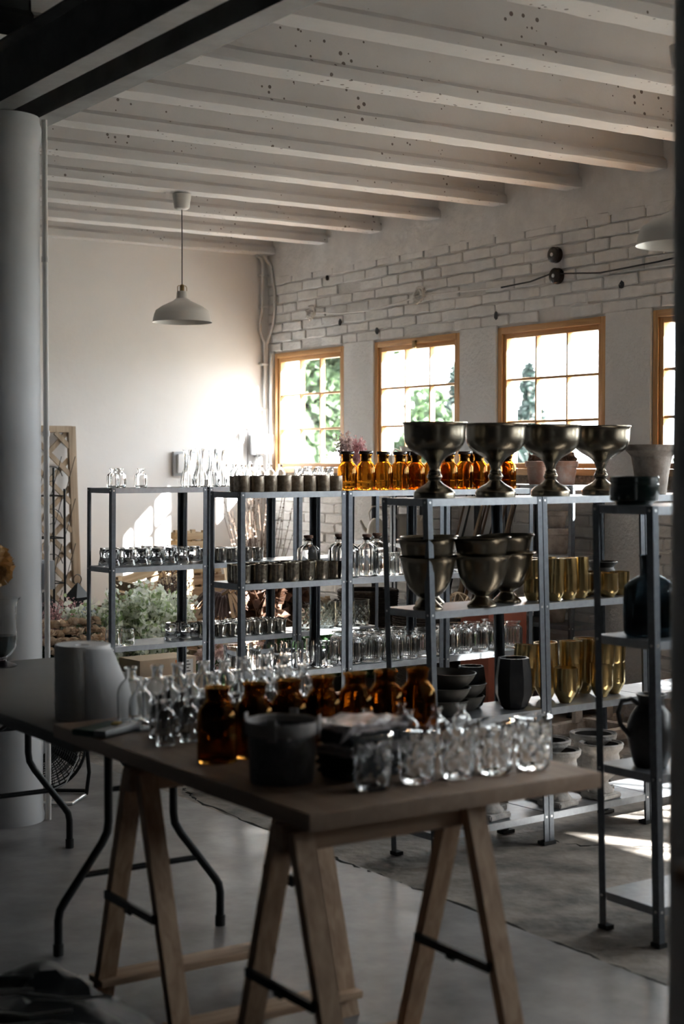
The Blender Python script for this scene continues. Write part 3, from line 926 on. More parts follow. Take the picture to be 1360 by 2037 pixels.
series('cylinder', 'B', 1, [(.085, .07), (.10, .20), (.235, .19)], 'wide clear glass cylinder', 'on middle row lower shelf', 'glass cylinders on the lower shelf')
series('glass', 'B', 1, [(.245, .06), (.33, .06), (.375, .16), (.415, .075), (.49, .06), (.52, .16)], 'clear drinking glass', 'on middle row lower shelf', 'drinking glasses on the lower shelf')
series('wide', 'B', 1, [(.56, .09)], 'lipped clear glass jar', 'on middle row lower shelf', None)
series('ribbed', 'B', 1, [(.69, .075), (.81, .07), (.925, .07), (1.045, .07), (1.15, .08), (1.29, .07), (1.405, .07), (1.52, .07), (1.635, .07), (1.755, .07)], 'ribbed glass jar in front', 'on middle row lower shelf', 'ribbed jars on the lower shelf')
series('ribbed', 'B', 1, [(.72, .20), (.84, .195), (.96, .20), (1.08, .20), (1.33, .19), (1.46, .195), (1.58, .20), (1.70, .19)], 'ribbed glass jar behind', 'on middle row lower shelf', 'ribbed jars on the lower shelf')
series('tumbler', 'B', 0, [(.47, .07), (.58, .10), (.66, .08)], 'cut glass tumbler', 'on middle row bottom shelf', 'tumblers on the bottom shelf')
series('cylinder', 'B', 0, [(.78, .12), (.13, .12), (.30, .10)], 'wide clear glass cylinder', 'on middle row bottom shelf', 'glass cylinders on the bottom shelf')

# ------------------------------------------------------------------ bronze, brass, clay and stone on the front racks
CH = [(.080, 0), (.080, .019), (.076, .025), (.064, .037), (.041, .049), (.0255, .062), (.0235, .068), (.0285, .077), (.0295, .083), (.0245, .092), (.022, .095), (.024, .100), (.0198, .105), (.0195, .112), (.024, .126), (.033, .142), (.050, .158), (.078, .174), (.102, .192), (.115, .214), (.119, .240), (.120, .265), (.122, .283), (.1265, .288), (.1265, .292)]
CHM = lathem([(0, 0)] + smoothprof(CH, 2) + [(.122, .292), (.116, .28), (.113, .24), (.108, .214), (.09, .194), (.05, .176), (0, .172)], 48, None, 40)
for i, (u, v) in enumerate([(.152, .135), (.475, .135), (.785, .135), (1.085, .135)]):
    p, t = spot('C', u, v, SH[3])
    tag(obj('chalice_bowl', CHM, 'bronze', None, p, (0, 0, t + i)), '%s bronze footed chalice bowl from the left on the front racks' % ORD[i], 'bowl', 'bronze chalices on the top shelf')
UR = [(.055, 0), (.055, .007), (.050, .013), (.036, .026), (.027, .036), (.026, .041), (.031, .045), (.050, .056), (.074, .085), (.089, .125), (.095, .16), (.099, .176), (.107, .185), (.111, .188)]
URM = lathem([(0, 0)] + smoothprof(UR, 2) + [(.108, .190), (.097, .178), (.092, .16), (.086, .125), (.07, .088), (.04, .06), (0, .054)], 44, None, 40)
for i, (u, v, n) in enumerate([(.062, .085, 'left'), (.215, .25, 'rear'), (.305, .045, 'front'), (.52, .13, 'right')]):
    p, t = spot('C', u, v, SH[2])
    tag(obj('bronze_urn', URM, 'bronze', None, p, (0, 0, i), (1.05, 1.05, 1.07)), 'lower bronze pedestal urn of the %s stack on the front rack' % n, 'urn', 'bronze urns in stacks')
    tag(obj('bronze_urn', URM, 'bronze', None, (p[0], p[1], p[2] + .068), (.02 * (i - 1.5), .02, i + 1), (1.055, 1.055, 1.07)), 'upper bronze pedestal urn nested in the %s stack' % n, 'urn', 'bronze urns in stacks')
def cupm(r, h, cone, rb, t=.002, seg=32):
    o = [(rb, 0), (rb + .004, .002), (r * .97, cone), (r, cone + .01), (r, h)]
    return lathem([(0, 0)] + o + [(r - t, h), (r - t, cone + .012), (rb, .006), (0, .006)], seg, None, 30)
CU1, CU2, CU3 = cupm(.0375, .105, .028, .020), cupm(.043, .10, .022, .024), cupm(.049, .145, .045, .020)
for m_ in (CU1, CU2, CU3): m_.materials.append(MATS['brass'])
for i, (u, v) in enumerate([(.655, .12), (.715, .055), (.775, .15), (.80, .062), (.885, .075)]):
    p, t = spot('C', u, v, SH[2])
    w_ = ['leftmost', 'second', 'third', 'fourth', 'rightmost'][i]
    tag(obj('brass_cup', CU1, None, None, p, (0, 0, i)), 'lower tall brass cup of the %s stack, second front rack' % w_, 'cup', 'tall brass cups')
    a = (-.07, .03, .06, .05, -.05)[i]
    tag(obj('brass_cup', CU1, None, None, (p[0] + a * .02, p[1], p[2] + .066), (.02, a, i)), 'upper tall brass cup leaning in the %s stack' % w_, 'cup', 'tall brass cups')
for i, (u, v) in enumerate([(.965, .13), (1.03, .055), (1.06, .16), (1.135, .085)]):
    p, t = spot('C', u, v, SH[2])
    tag(obj('brass_cup', CU2, None, None, p, (0, 0, i)), '%s short brass cup from left beside the tall brass stacks' % ORD[i], 'cup', 'short brass cups')
p, t = spot('C', 1.15, .20, SH[2])
DU = lathem([(0, 0)] + smoothprof([(.05, 0), (.05, .012), (.035, .03), (.045, .05), (.058, .075), (.056, .10), (.05, .112), (.06, .125), (.068, .135)], 2) + [(.064, .137), (.05, .118), (.05, .06), (0, .05)], 32)
tag(obj('dark_urn', DU, 'dark_bowl', None, p), 'small dark flared urn behind the short brass cups', 'urn')
stk = [(.655, .19, 2, .09, 'leaning beside the black octagonal vase'), (.695, .11, 0, 0, ''), (.775, .065, 1, 0, 'alone in front on the lower front shelf'), (.79, .19, 2, .05, 'at the rear left of the brass group'),
       (.905, .16, 2, -.03, 'in the middle of the brass group'), (.945, .06, 0, 0, ''), (1.005, .08, 2, .06, 'right of the single brass planter'), (1.03, .20, 2, .02, 'at the rear right of the brass group'), (1.125, .12, 2, -.04, 'rightmost on the lower front shelf')]
for i, (u, v, n, a, w_) in enumerate(stk):
    for k in range(n):
        p, t = spot('C', u, v, SH[1])
        q = (p[0] + k * a * .05, p[1], p[2] + k * .092)
        lab = ('brass planter ' if n == 1 else ('lower brass planter of the stack ', 'upper brass planter of the stack ')[k]) + w_
        tag(obj('brass_planter', CU3, None, None, q, (0, a * k, i)), lab, 'planter', 'brass planters')
# black bowls, octagonal vases
BB = lathem([(0, 0)] + smoothprof([(.04, 0), (.07, .01), (.095, .035), (.108, .06), (.112, .065)], 3) + [(.108, .066), (.09, .036), (.06, .014), (0, .008)], 40)
for i, (u, v, k) in enumerate([(.135, .115, 0), (.14, .11, 1), (.19, .135, 2), (.265, .165, 0), (.27, .16, 1)]):
    p, t = spot('C', u, v, SH[1])
    tag(obj('black_bowl', BB, 'dark_bowl', None, (p[0], p[1], p[2] + k * .052), (.03 * (k - 1), .03, 0)), ('bottom', 'middle', 'top')[k] + ' wide black bowl in the ' + ('left' if i < 3 else 'right') + ' bowl stack on the front rack', 'bowl', 'black bowls')
def octm(r, h):
    def f(t, z, q):
        return q / math.cos(((t + PI / 8) % (PI / 4)) - PI / 8) * .95
    o = [(r * .55, 0), (r * .75, .012), (r, .06), (r, h * .62), (r * .86, h)]
    return lathem([(0, 0)] + o + [(r * .76, h), (r * .82, h * .6), (r * .8, .05), (0, .03)], 48, f, 20)
for (u, v, s, lab) in ((.50, .085, 1, 'black octagonal vase in front on the lower front shelf'), (.385, .21, .82, 'smaller black octagonal vase behind the stacked black bowls')):
    p, t = spot('C', u, v, SH[1])
    tag(obj('octagonal_vase', octm(.072, .205), 'black_clay', None, p, (0, 0, t + .2), (s, s, s)), lab, 'vase', 'black octagonal vases')
# stone urns
def stone_urn(loc, rot, lab, s=1.):
    t = thing('stone_urn', lab, 'urn', loc, (0, 0, rot), 'weathered stone urns')
    bm = box(bm_new(), -.062, .062, -.062, .062, 0, .024)
    bmesh.ops.bevel(bm, geom=bm.edges[:], offset=.005, segments=2, affect='EDGES')
    obj('plinth', mesh_of(bm, 40), 'stone', t, scale=(s, s, s))
    pr = [(.052, .022), (.056, .032), (.050, .042), (.036, .056), (.032, .072), (.045, .086), (.066, .105), (.074, .13), (.075, .165), (.074, .19), (.086, .205), (.092, .214), (.092, .226)]
    def mod(a, z, r):
        if .10 < z < .19:
            return r + .0035 * max(0, math.cos(8 * a)) * math.sin((z - .10) / .09 * PI) + .0018 * math.cos(24 * a + z * 160)
        return r
    obj('body', lathem(smoothprof(pr, 3) + [(.084, .230), (.072, .226)], 64, mod, 40), 'stone', t, scale=(s, s, s))
    obj('hollow', lathem([(.073, .227), (.066, .19), (.06, .13), (0, .11)], 32), 'stone_in', t, scale=(s, s, s))
    obj('rim_bead', mesh_of(tube(bm_new(), [(.089 * math.cos(a * PI / 12), .089 * math.sin(a * PI / 12), .228) for a in range(24)], .006, 8, False, True), 60), 'stone', t, scale=(s, s, s))
for u, v, lab in ((.12, .09, 'stone urn half hidden at the left end, front rack bottom shelf'), (.36, .09, 'stone urn in front under the table corner, bottom shelf'), (.43, .195, 'stone urn behind, middle of the left front rack bottom'),
                  (.735, .08, 'front stone urn left of the dark rack post, bottom shelf'), (.79, .20, 'rear stone urn left of the dark rack post, bottom shelf'), (.985, .075, 'sunlit stone urn with relief leaves, front of the bottom shelf'), (1.06, .19, 'rear stone urn with high broken rim, bottom shelf')):
    p, t = spot('C', u, v, SH[0])
    stone_urn(p, t + .1, lab, 1.0 if v < .15 else 1.08)
# pot on the third front rack
p, t = spot('C', 1.40, .13, SH[3])
WP = lathem([(0, 0)] + smoothprof([(.062, 0), (.066, .01), (.074, .08), (.086, .15), (.09, .165), (.108, .185), (.112, .19), (.112, .214)], 2) + [(.10, .214), (.085, .16), (.06, .03), (0, .02)], 36)
tag(obj('whitewashed_pot', WP, 'white_pot', None, p), 'whitewashed clay pot with flared rim beside the near column', 'pot')
# dark rack
p, t = spot('D', .07, .15, SH[3])
GB = lathem([(0, 0)] + [(.058, 0), (.060, .008), (.076, .014), (.0785, .02), (.0785, .066), (.0765, .069), (.0765, .072), (.079, .075), (.079, .089), (.076, .092), (.068, .092), (.066, .02), (0, .015)], 44, None, 30)
tag(obj('glazed_bowl', GB, 'green_glaze', None, p), 'dark green glazed bowl on top of the dark rack', 'bowl')
p, t = spot('D', .115, .135, SH[2])
DJ = vessel([(.072, 0), (.082, .008), (.085, .03), (.085, .135), (.078, .165), (.045, .19), (.03, .20), (.027, .24), (.034, .255), (.036, .262)], .004, .01, 3, 40)
tag(obj('demijohn', DJ, 'dark_glass', None, p), 'large blue-black glass demijohn on the dark rack', 'bottle')
p, t = spot('D', .105, .13, SH[1])
t_ = thing('black_jug', 'black handled jug on the dark rack lower shelf', 'jug', p, (0, 0, 0))
obj('body', lathem([(0, 0)] + smoothprof([(.048, 0), (.055, .01), (.073, .08), (.078, .12), (.066, .165), (.045, .195), (.042, .215), (.05, .235)], 3) + [(.045, .235), (.036, .21), (.06, .15), (0, .02)], 36), 'black_clay', t_)
obj('handle', tubem([(-.045, .015, .205), (-.07, .02, .222), (-.10, .03, .215), (-.112, .034, .18), (-.105, .03, .14), (-.07, .02, .10)], .008, 10), 'black_clay', t_)

# ------------------------------------------------------------------ trestle table
TZ = .755
tag(obj('table_board', boxm(1.815, 2.685, 2.885, 4.325, TZ - .04, TZ, .003), 'board'), 'brown wooden table board on two trestles in the foreground', 'table')
def bar(bm, a, b, w_, d, side=Vector((1, 0, 0))):
    """rectangular bar from a to b; w_ along side"""
    a, b = Vector(a), Vector(b)
    ax = (b - a).normalized()
    s = (side - ax * side.dot(ax)).normalized()
    t = ax.cross(s)
    vs = []
    for p in (a, b):
        for i, j in ((-1, -1), (1, -1), (1, 1), (-1, 1)):
            vs.append(bm.verts.new(p + s * i * w_ / 2 + t * j * d / 2))
    for f in ((3, 2, 1, 0), (4, 5, 6, 7), (0, 1, 5, 4), (1, 2, 6, 5), (2, 3, 7, 6), (3, 0, 4, 7)):
        bm.faces.new([vs[i] for i in f])
    return bm
def trestle(x0, x1, y, lab, spread):
    t = thing('trestle', lab, 'trestle', (x0, y, 0), group='wooden trestles under the board')
    W = x1 - x0
    bm = box(bm_new(), -.04, W + .06, -.022, .022, .645, TZ - .041)
    bmesh.ops.bevel(bm, geom=bm.edges[:], offset=.004, segments=1, affect='EDGES')
    obj('top_rail', mesh_of(bm), 'trestle_rail', t)
    for x in (0, W):
        for s in (-1, 1):
            bm = bar(bm_new(), (x, s * .036, .695), (x, s * spread, .0), .054, .032, Vector((1, 0, 0)))
            for v in bm.verts:
                if v.co.z < .03: v.co.z = 0
            obj('leg', mesh_of(bm), 'trestle_wood', t)
        ya = .036 + (spread - .036) * (.70 - .33) / .70
        b = obj('brace', mesh_of(bar(bm_new(), (x - .034, -ya, .33), (x - .034, ya, .33), .012, .022, Vector((1, 0, 0)))), 'black_metal', t)
        obj('hinge', lathem([(0, -.012), (.009, -.012), (.009, .012), (0, .012)], 10), 'black_metal', b, (x - .036, 0, .318), (PI / 2, 0, 0))
    for s in (-1, 1):
        ya = .036 + (spread - .036) * .92
        obj('lower_rail', boxm(-.03, W + .03, s * ya - .045, s * ya + .045, .05, .07, .003), 'trestle_rail', t)
trestle(1.845, 2.34, 3.01, 'near pine trestle under the front end of the board', .25)
trestle(1.845, 2.36, 3.80, 'far pine trestle under the back end of the board', .25)

# ------------------------------------------------------------------ folding table
FZ = .725
t = thing('folding_table', 'grey folding table with bent black steel legs by the white column', 'table', (2.21, 5.12, 0))
obj('table_top', boxm(-.385, .385, -.915, .915, FZ - .042, FZ, .012), 'table_plastic', t)
for s in (-1, 1):
    yl = s * .62 - .02
    for q in (-1, 1):
        pts = [(q * .115 - .03, yl, FZ - .045), (q * .115 - .03, yl, .40), (q * .12 - .03, yl, .365), (q * .14 - .03, yl, .33), (q * .265 - .03, yl, .165), (q * .281 - .03, yl, .14), (q * .287 - .03, yl, .11), (q * .287 - .03, yl, .03)]
        obj('leg', tubem(pts, .0135, 12), 'black_metal', t)
        obj('foot_cap', lathem([(0, 0), (.0165, 0), (.0165, .035), (0, .035)], 14), 'rubber', t, (q * .287 - .03, yl, 0))
    obj('crossbar', tubem([(-.235, yl, .24), (.175, yl, .24)], .010, 10), 'black_metal', t)
    obj('brace', tubem([(-.03, yl - s * .42, FZ - .05), (-.03, yl - s * .2, .58), (-.03, yl, .50)], .008, 8), 'black_metal', t)
    obj('brace_bar', tubem([(-.145, yl, .50), (.085, yl, .50)], .009, 8), 'black_metal', t)

# things on the tables
tops = [(1.945, 3.545), (2.06, 3.55), (2.17, 3.555), (2.285, 3.565), (2.395, 3.57), (2.495, 3.565), (2.60, 3.555)]
for i, (x, y) in enumerate(tops):
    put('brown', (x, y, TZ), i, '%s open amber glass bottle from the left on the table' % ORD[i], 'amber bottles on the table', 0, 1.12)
gob = [(2.085, 3.03), (2.22, 3.035), (2.34, 3.03), (2.45, 3.02), (2.57, 3.015)]
for i, (x, y) in enumerate(gob):
    put('goblet', (x, y, TZ), i * .7, '%s cut glass tumbler from left along the table edge' % ORD[i], 'cut glass tumblers on the table')
cl = []
for r_, (y, x0, n_, dx) in enumerate(((3.83, 1.945, 8, .078), (3.95, 1.975, 8, .078), (4.09, 2.0, 8, .081), (4.22, 2.03, 8, .078))):
    for c in range(n_):
        x = x0 + c * dx + ri.uniform(-.008, .008)
        if x < 2.64: cl.append((r_, x, y + c * .004 + ri.uniform(-.012, .012), TZ))
cnt = {}
for r_, x, y, z in cl:
    k = cnt.get(r_, 0); cnt[r_] = k + 1
    put('phial' if r_ < 2 else 'flask', (x, y, z), ri.uniform(0, 6), '%s %s clear bottle from left, %s row behind the amber bottles' % (ORD[k], 'small' if r_ < 2 else 'large', ('first', 'second', 'third', 'fourth')[r_]), 'clear bottles on the table', 0, 1.05 if r_ < 2 else (1.18, 1.32)[r_ - 2])
for i, (x, y) in enumerate([(2.235, 3.30), (2.30, 3.37), (2.385, 3.30), (2.43, 3.40), (2.47, 3.29), (2.56, 3.30)]):
    put('phial', (x, y, TZ), i, '%s small clear bottle from left behind the cut glass tumblers' % ORD[i], 'small clear bottles by the tumblers', 0, 1.1)
# felt basket
t = thing('felt_basket', 'charcoal felt basket with pale canvas lining on the table', 'basket', (1.955, 3.235, TZ), (0, 0, .3))
bp = vessel([(.074, 0), (.078, .01), (.083, .08), (.086, .134)], .006, .008, 2, 36)
obj('body', bp, 'felt', t)
obj('lining', lathem([(.0875, .118), (.0895, .12), (.0915, .148), (.090, .152), (.083, .149), (.078, .06), (.0, .014)], 36), 'canvas', t)
for a in (.4, 2.0, 3.6, 5.2):
    c_, s_ = math.cos(a), math.sin(a)
    obj('strap', mesh_of(bar(bm_new(), (c_ * .093, s_ * .093, .11), (c_ * .093, s_ * .093, .165), .022, .004, Vector((-s_, c_, 0)))), 'canvas', t)
obj('rivet', lathem([(0, 0), (.005, 0), (.004, .003), (0, .004)], 10), 'bolt', t, (-.06, -.075, .118), (PI / 2, 0, -.7))
# stack of wrapped cloths
sx, sy = 2.135, 3.19
for i, (w_, d, h, m, lab) in enumerate(((.17, .12, .03, 'towel_dark', 'bottom dark folded cloth of the wrapped stack'), (.20, .13, .03, 'towel_dark', 'second dark folded cloth of the wrapped stack'), (.215, .14, .026, 'film', 'pale film-wrapped bundle in the cloth stack'), (.205, .135, .03, 'towel_dark', 'upper dark folded cloth of the wrapped stack'), (.20, .14, .02, 'film', 'crinkled clear film package on top of the cloth stack'))):
    bm = box(bm_new(), -w_ / 2, w_ / 2, -d / 2, d / 2, 0, h)
    bmesh.ops.subdivide_edges(bm, edges=bm.edges[:], cuts=5, use_grid_fill=True)
    rr = random.Random(i)
    for v in bm.verts:
        k = .004 if m == 'towel_dark' else .007
        v.co += Vector((rr.uniform(-k, k) * .7, rr.uniform(-k, k) * .7, rr.uniform(-k, k) * .5 if v.co.z > .005 else 0))
    bmesh.ops.bevel(bm, geom=[e for e in bm.edges if len(e.link_faces) == 2 and e.calc_face_angle(0) > 1.], offset=.006, segments=1, affect='EDGES')
    z = TZ + (0, .031, .062, .089, .12)[i]
    tag(obj('wrapped_cloth', mesh_of(bm, 60 if m == 'towel_dark' else 20), m, None, (sx + .008 * (i % 2) + .02, sy, z), (0, 0, .15 + .05 * (i % 3))), lab, 'cloth', 'wrapped cloths on the table')
# paper roll
t = thing('paper_roll', 'big white tissue paper roll unrolling on the folding table', 'paper', (2.01, 4.55, FZ))
obj('roll', lathem([(.022, .012), (.085, .0), (.087, .0), (.088, .232), (.086, .235), (.024, .232), (.022, .18), (.022, .012)], 44), 'paper', t)
bm = bm_new()
R_ = []
for i in range(14):
    f = i / 13
    a = -1.9 + f * 2.3
    low, hi = .089 + .125 * f ** .8, .0895 + .006 * f
    R_.append([bm.verts.new((math.cos(a) * (low + (hi - low) * z / .228) + .0, math.sin(a) * (low + (hi - low) * z / .228), .001 + z * (1 - .06 * f))) for z in (0, .06, .12, .18, .228)])
for A, B in zip(R_, R_[1:]):
    for k in range(4): bm.faces.new((A[k], B[k], B[k + 1], A[k + 1]))
bmesh.ops.solidify(bm, geom=bm.faces[:], thickness=.0012)
obj('loose_sheet', mesh_of(bm, 60), 'paper', t)
t = thing('green_notepad', 'dark green plastic-wrapped pad with a yellow tag on the table', 'pad', (1.885, 4.10, TZ), (0, 0, .5))
obj('pad', boxm(-.085, .085, -.06, .06, 0, .018, .004), 'green_pad', t)
obj('wrap', boxm(-.088, .088, -.063, -.02, .002, .022, .004), 'zinc', t)
obj('tag', boxm(.0, .035, -.035, -.012, .022, .028, .002), 'yellow_bit', t, rot=(0, 0, .3))
# vase with pompom
t = thing('water_vase', 'footed clear glass vase half filled with water on the folding table', 'vase', (2.245, 5.87, FZ))
obj('glass', vessel([(.058, 0), (.062, .006), (.03, .018), (.018, .028), (.035, .045), (.057, .075), (.063, .11), (.06, .2), (.064, .25), (.078, .275)], .003, .034, 2, 36), 'clear_glass', t)
obj('water', lathem([(0, .036), (.028, .045), (.052, .077), (.0575, .11), (.0565, .124), (0, .124)], 30), 'water', t)
t = thing('tulle_pompom', 'beige tulle pompom flower on a stem in the water vase', 'pompom', (2.24, 5.87, FZ + .05))
obj('stem', tubem([(0, 0, 0), (-.012, 0, .12), (-.03, .0, .27)], .003, 6), 'leaf_dark', t)
bm = bm_new()
rr = random.Random(8)
for i in range(150):
    d = Vector((rr.gauss(0, 1), rr.gauss(0, 1), rr.gauss(0, 1))).normalized()
    s = d.cross(Vector((rr.gauss(0, 1), rr.gauss(0, 1), rr.gauss(0, 1)))).normalized()
    n_ = d.cross(s)
    c_ = Vector((-.035, 0, .355)); R0 = rr.uniform(.07, .098)
    vs = [c_, c_ + d * R0 * .5 + s * .016 + n_ * .006, c_ + d * R0 + s * .026, c_ + d * R0 * .97 + n_ * .012, c_ + d * R0 - s * .026, c_ + d * R0 * .5 - s * .016 - n_ * .006]
    bm.faces.new([bm.verts.new(v) for v in vs])
obj('pompom', mesh_of(bm), 'tulle', t)

# ------------------------------------------------------------------ floor fan
t = thing('floor_fan', 'black floor fan behind the white column', 'fan', (2.73, 6.62, 0), (0, 0, -.62))
HD = Matrix.Translation((0, 0, .235)) @ Matrix.Rotation(PI / 2 - .35, 4, 'X')
def ringpts(r, z, n=40): return [HD @ Vector((r * math.cos(2 * PI * k / n), r * math.sin(2 * PI * k / n), z)) for k in range(n)]
bm = bm_new()
for q_ in range(15):
    r = .19 - q_ * .01
    tube(bm, ringpts(r, .085 * math.sqrt(max(0, 1 - (r / .192) ** 2.2))), .0022, 4, False, True)
for r, z in ((.186, -.03), (.16, -.06), (.12, -.08), (.08, -.09)): tube(bm, ringpts(r, z), .0022, 5, False, True)
tube(bm, ringpts(.192, 0), .007, 8, False, True)
for k in range(40):
    a = 2 * PI * k / 40
    tube(bm, [HD @ Vector((r * math.cos(a + (.19 - r) * 3), r * math.sin(a + (.19 - r) * 3), z)) for r, z in ((.19, 0), (.17, .05), (.13, .07), (.05, .085))], .0018, 4)
    tube(bm, [HD @ Vector((r * math.cos(a), r * math.sin(a), -z)) for r, z in ((.19, 0), (.16, .06), (.12, .08), (.06, .092))], .0018, 4)
obj('guard', mesh_of(bm, 50), 'black_metal', t)
bm = lathe(bm_new(), [(0, .09), (.035, .09), (.045, .084), (.045, .076), (0, .076)], 24, None, HD)
obj('badge', mesh_of(bm, 40), 'zinc', t)
bm = lathe(bm_new(), [(0, -.13), (.05, -.125), (.06, -.06), (.04, -.02), (0, -.02)], 24, None, HD)
obj('motor', mesh_of(bm, 40), 'black_plastic', t)
for k in range(3):
    bm = bm_new()
    P_ = []
    for i in range(6):
        f = i / 5
        r = .04 + f * .125
        wd = .5 + .1 * f
        P_.append([bm.verts.new(HD @ Vector((r * math.cos(k * 2.094 + q * wd), r * math.sin(k * 2.094 + q * wd), q * .035))) for q in (-.9, 0, .9)])
    for A, B in zip(P_, P_[1:]):
        for j in (0, 1): bm.faces.new((A[j], A[j + 1], B[j + 1], B[j]))
    bmesh.ops.solidify(bm, geom=bm.faces[:], thickness=.002)
    obj('blade', mesh_of(bm, 60), 'black_plastic', t)
obj('stand', tubem([(-.20, 0, .235), (-.205, .02, .12), (-.19, .03, .02), (-.17, .13, .012), (.17, .13, .012), (.19, .03, .02), (.205, .02, .12), (.20, 0, .235)], .009, 10), 'black_metal', t)
obj('front_foot', tubem([(-.185, .03, .014), (-.16, -.14, .012), (.16, -.14, .012), (.185, .03, .014)], .009, 10), 'bolt', t)
obj('cord', tubem([(.06, .12, .2), (.14, .02, .26), (.17, -.05, .2), (.12, -.08, .09), (.0, -.05, .03), (-.1, .05, .01)], .0035, 6), 'box_white', t)

# ------------------------------------------------------------------ black bag with wrapped stems, lower left
t = thing('plastic_bag', 'glossy black plastic sheet heaped on the floor at lower left', 'bag', (1.38, 3.62, 0))
bm = bm_new()
rr = random.Random(4)
N = 26
gr = []
for i in range(N):
    row_ = []
    for j in range(N):
        x, y = -.5 + 1.0 * i / (N - 1), -.62 + 1.24 * j / (N - 1)
        e = min(1, 5 * min(i, N - 1 - i) / N, 5 * min(j, N - 1 - j) / N)
        z = e * (.13 + .035 * math.sin(x * 13 + y * 5) * math.cos(y * 9) + rr.uniform(-.012, .012)) + .003
        row_.append(bm.verts.new((x + rr.uniform(-.012, .012), y + rr.uniform(-.012, .012), max(.001, z))))
    gr.append(row_)
for i in range(N - 1):
    for j in range(N - 1): bm.faces.new((gr[i][j], gr[i + 1][j], gr[i + 1][j + 1], gr[i][j + 1]))
vs = [gr[0][j] for j in range(N)] + [gr[i][-1] for i in range(1, N)] + [gr[-1][j] for j in range(N - 2, -1, -1)] + [gr[i][0] for i in range(N - 2, 0, -1)]
obj('sheet', mesh_of(bm, 25), 'bag_black', t)
for i in range(9):
    y = -.42 + i * .10 + rr.uniform(-.02, .02)
    x0, x1 = rr.uniform(-.38, -.2), rr.uniform(.1, .33)
    pts = [(x0 + (x1 - x0) * k / 5, y - .32 * k / 5 + rr.uniform(-.012, .012), .182 + rr.uniform(-.01, .015)) for k in range(6)]
    obj('wrapped_stem', tubem(pts, .004, 6), 'bolt', t, (0, .1, 0))
tag(obj('strap_end', tubem([(2.0, 3.50, .012), (2.08, 3.44, .012), (2.16, 3.40, .010), (2.2, 3.385, .008)], .007, 6), 'zinc'), 'pale strap lying on the floor beside the black sheet', 'strap')

# wooden ledge end at the right edge
t = thing('side_table', 'corner of a wooden side table at the far right edge', 'table', (1.178, .90, 0))
obj('top', boxm(0, .45, 0, .26, 1.092, 1.114, .004), 'trestle_rail', t)
for x in (.30, .42):
    for y in (.03, .14): obj('leg', boxm(x, x + .03, y, y + .03, 0, 1.092), 'trestle_wood', t)

# ------------------------------------------------------------------ pendant lamps
def lamp(x, y, lab):
    t = thing('pendant_lamp', lab, 'lamp', (x, y, 2.43), group='white pendant lamps')
    sh = [(.190, 0), (.188, .006), (.178, .05), (.168, .075), (.13, .102), (.075, .128), (.045, .142), (.037, .155), (.034, .19), (.031, .198), (0, .199)]
    inn = [(0, .195), (.029, .193), (.034, .155), (.073, .124), (.128, .098), (.165, .072), (.175, .05), (.1855, .004), (.190, 0)]
    obj('shade', lathem(sh[::-1] + [] if False else sh + inn, 56, None, 40), 'lamp_white', t)
    obj('socket', lathem([(0, .198), (.014, .198), (.014, .232), (.01, .24), (0, .24)], 20), 'lamp_brass', t)
    for q in (-1, 1): obj('yoke', tubem([(q * .033, 0, .195), (q * .033, 0, .222), (q * .027, 0, .232), (q * .012, 0, .234)], .0022, 6), 'lamp_brass', t)
    obj('cord', tubem([(0, 0, .238), (.001, 0, .5), (0, 0, .715)], .0035, 8), 'ink', t)
    obj('canopy', lathem([(0, .714), (.034, .716), (.048, .725), (.058, .79), (.060, .812), (.057, .814), (0, .814)], 32), 'lamp_white', t)
    obj('bulb', lathem([(0, .07), (.02, .075), (.029, .098), (.024, .13), (.013, .155), (.013, .19), (0, .19)], 20), 'box_white', t)
    obj('lead', tubem([(0, 0, .812), (-.012, .0, .85), (-.04, -.01, .875), (-.075, -.02, .88)], .006, 8), 'ink', t)
lamp(4.60, 8.835, 'white enamel pendant lamp hanging in front of the back wall')
lamp(4.69, 4.575, 'white enamel pendant lamp cut off by the near column')

# ------------------------------------------------------------------ wall fittings
YBW = YB
t = thing('distribution_box', 'small grey electrical cabinet on the back wall above the vases', 'box', (5.80, YBW, 1.43))
obj('frame', boxm(-.105, .105, -.03, 0, 0, .195, .006), 'box_grey', t)
obj('door', boxm(-.075, .095, -.055, -.028, .025, .175, .006), 'box_white', t)
t = thing('meter_box', 'stack of white meter boxes on the back wall near the corner', 'box', (6.43, YBW, 1.50))
obj('back_plate', boxm(-.12, -.055, -.025, 0, .0, .30, .004), 'box_white', t)
obj('back_plate', boxm(-.05, .03, -.03, 0, -.0, .32, .004), 'box_white', t)
obj('housing', boxm(-.035, .10, -.13, -.028, .10, .27, .006), 'box_grey', t)
obj('cover', boxm(-.03, .11, -.155, -.128, .11, .265, .006), 'box_white', t)
pp = obj('notice', boxm(.03, .10, -.158, -.1545, .12, .25), 'white_label', t)
for k in range(5): obj('print_line', boxm(.04, .04 + .03 + .012 * (k % 3), -.1592, -.158, .225 - k * .02, .230 - k * .02), 'ink', pp)
obj('gland', lathem([(0, -.05), (.018, -.05), (.022, .1), (0, .1)], 14), 'box_grey', t, (.03, -.08, .0))
t = thing('cable_conduit', 'pair of white painted conduits bending down the corner by the window', 'conduit')
X_ = 6.515
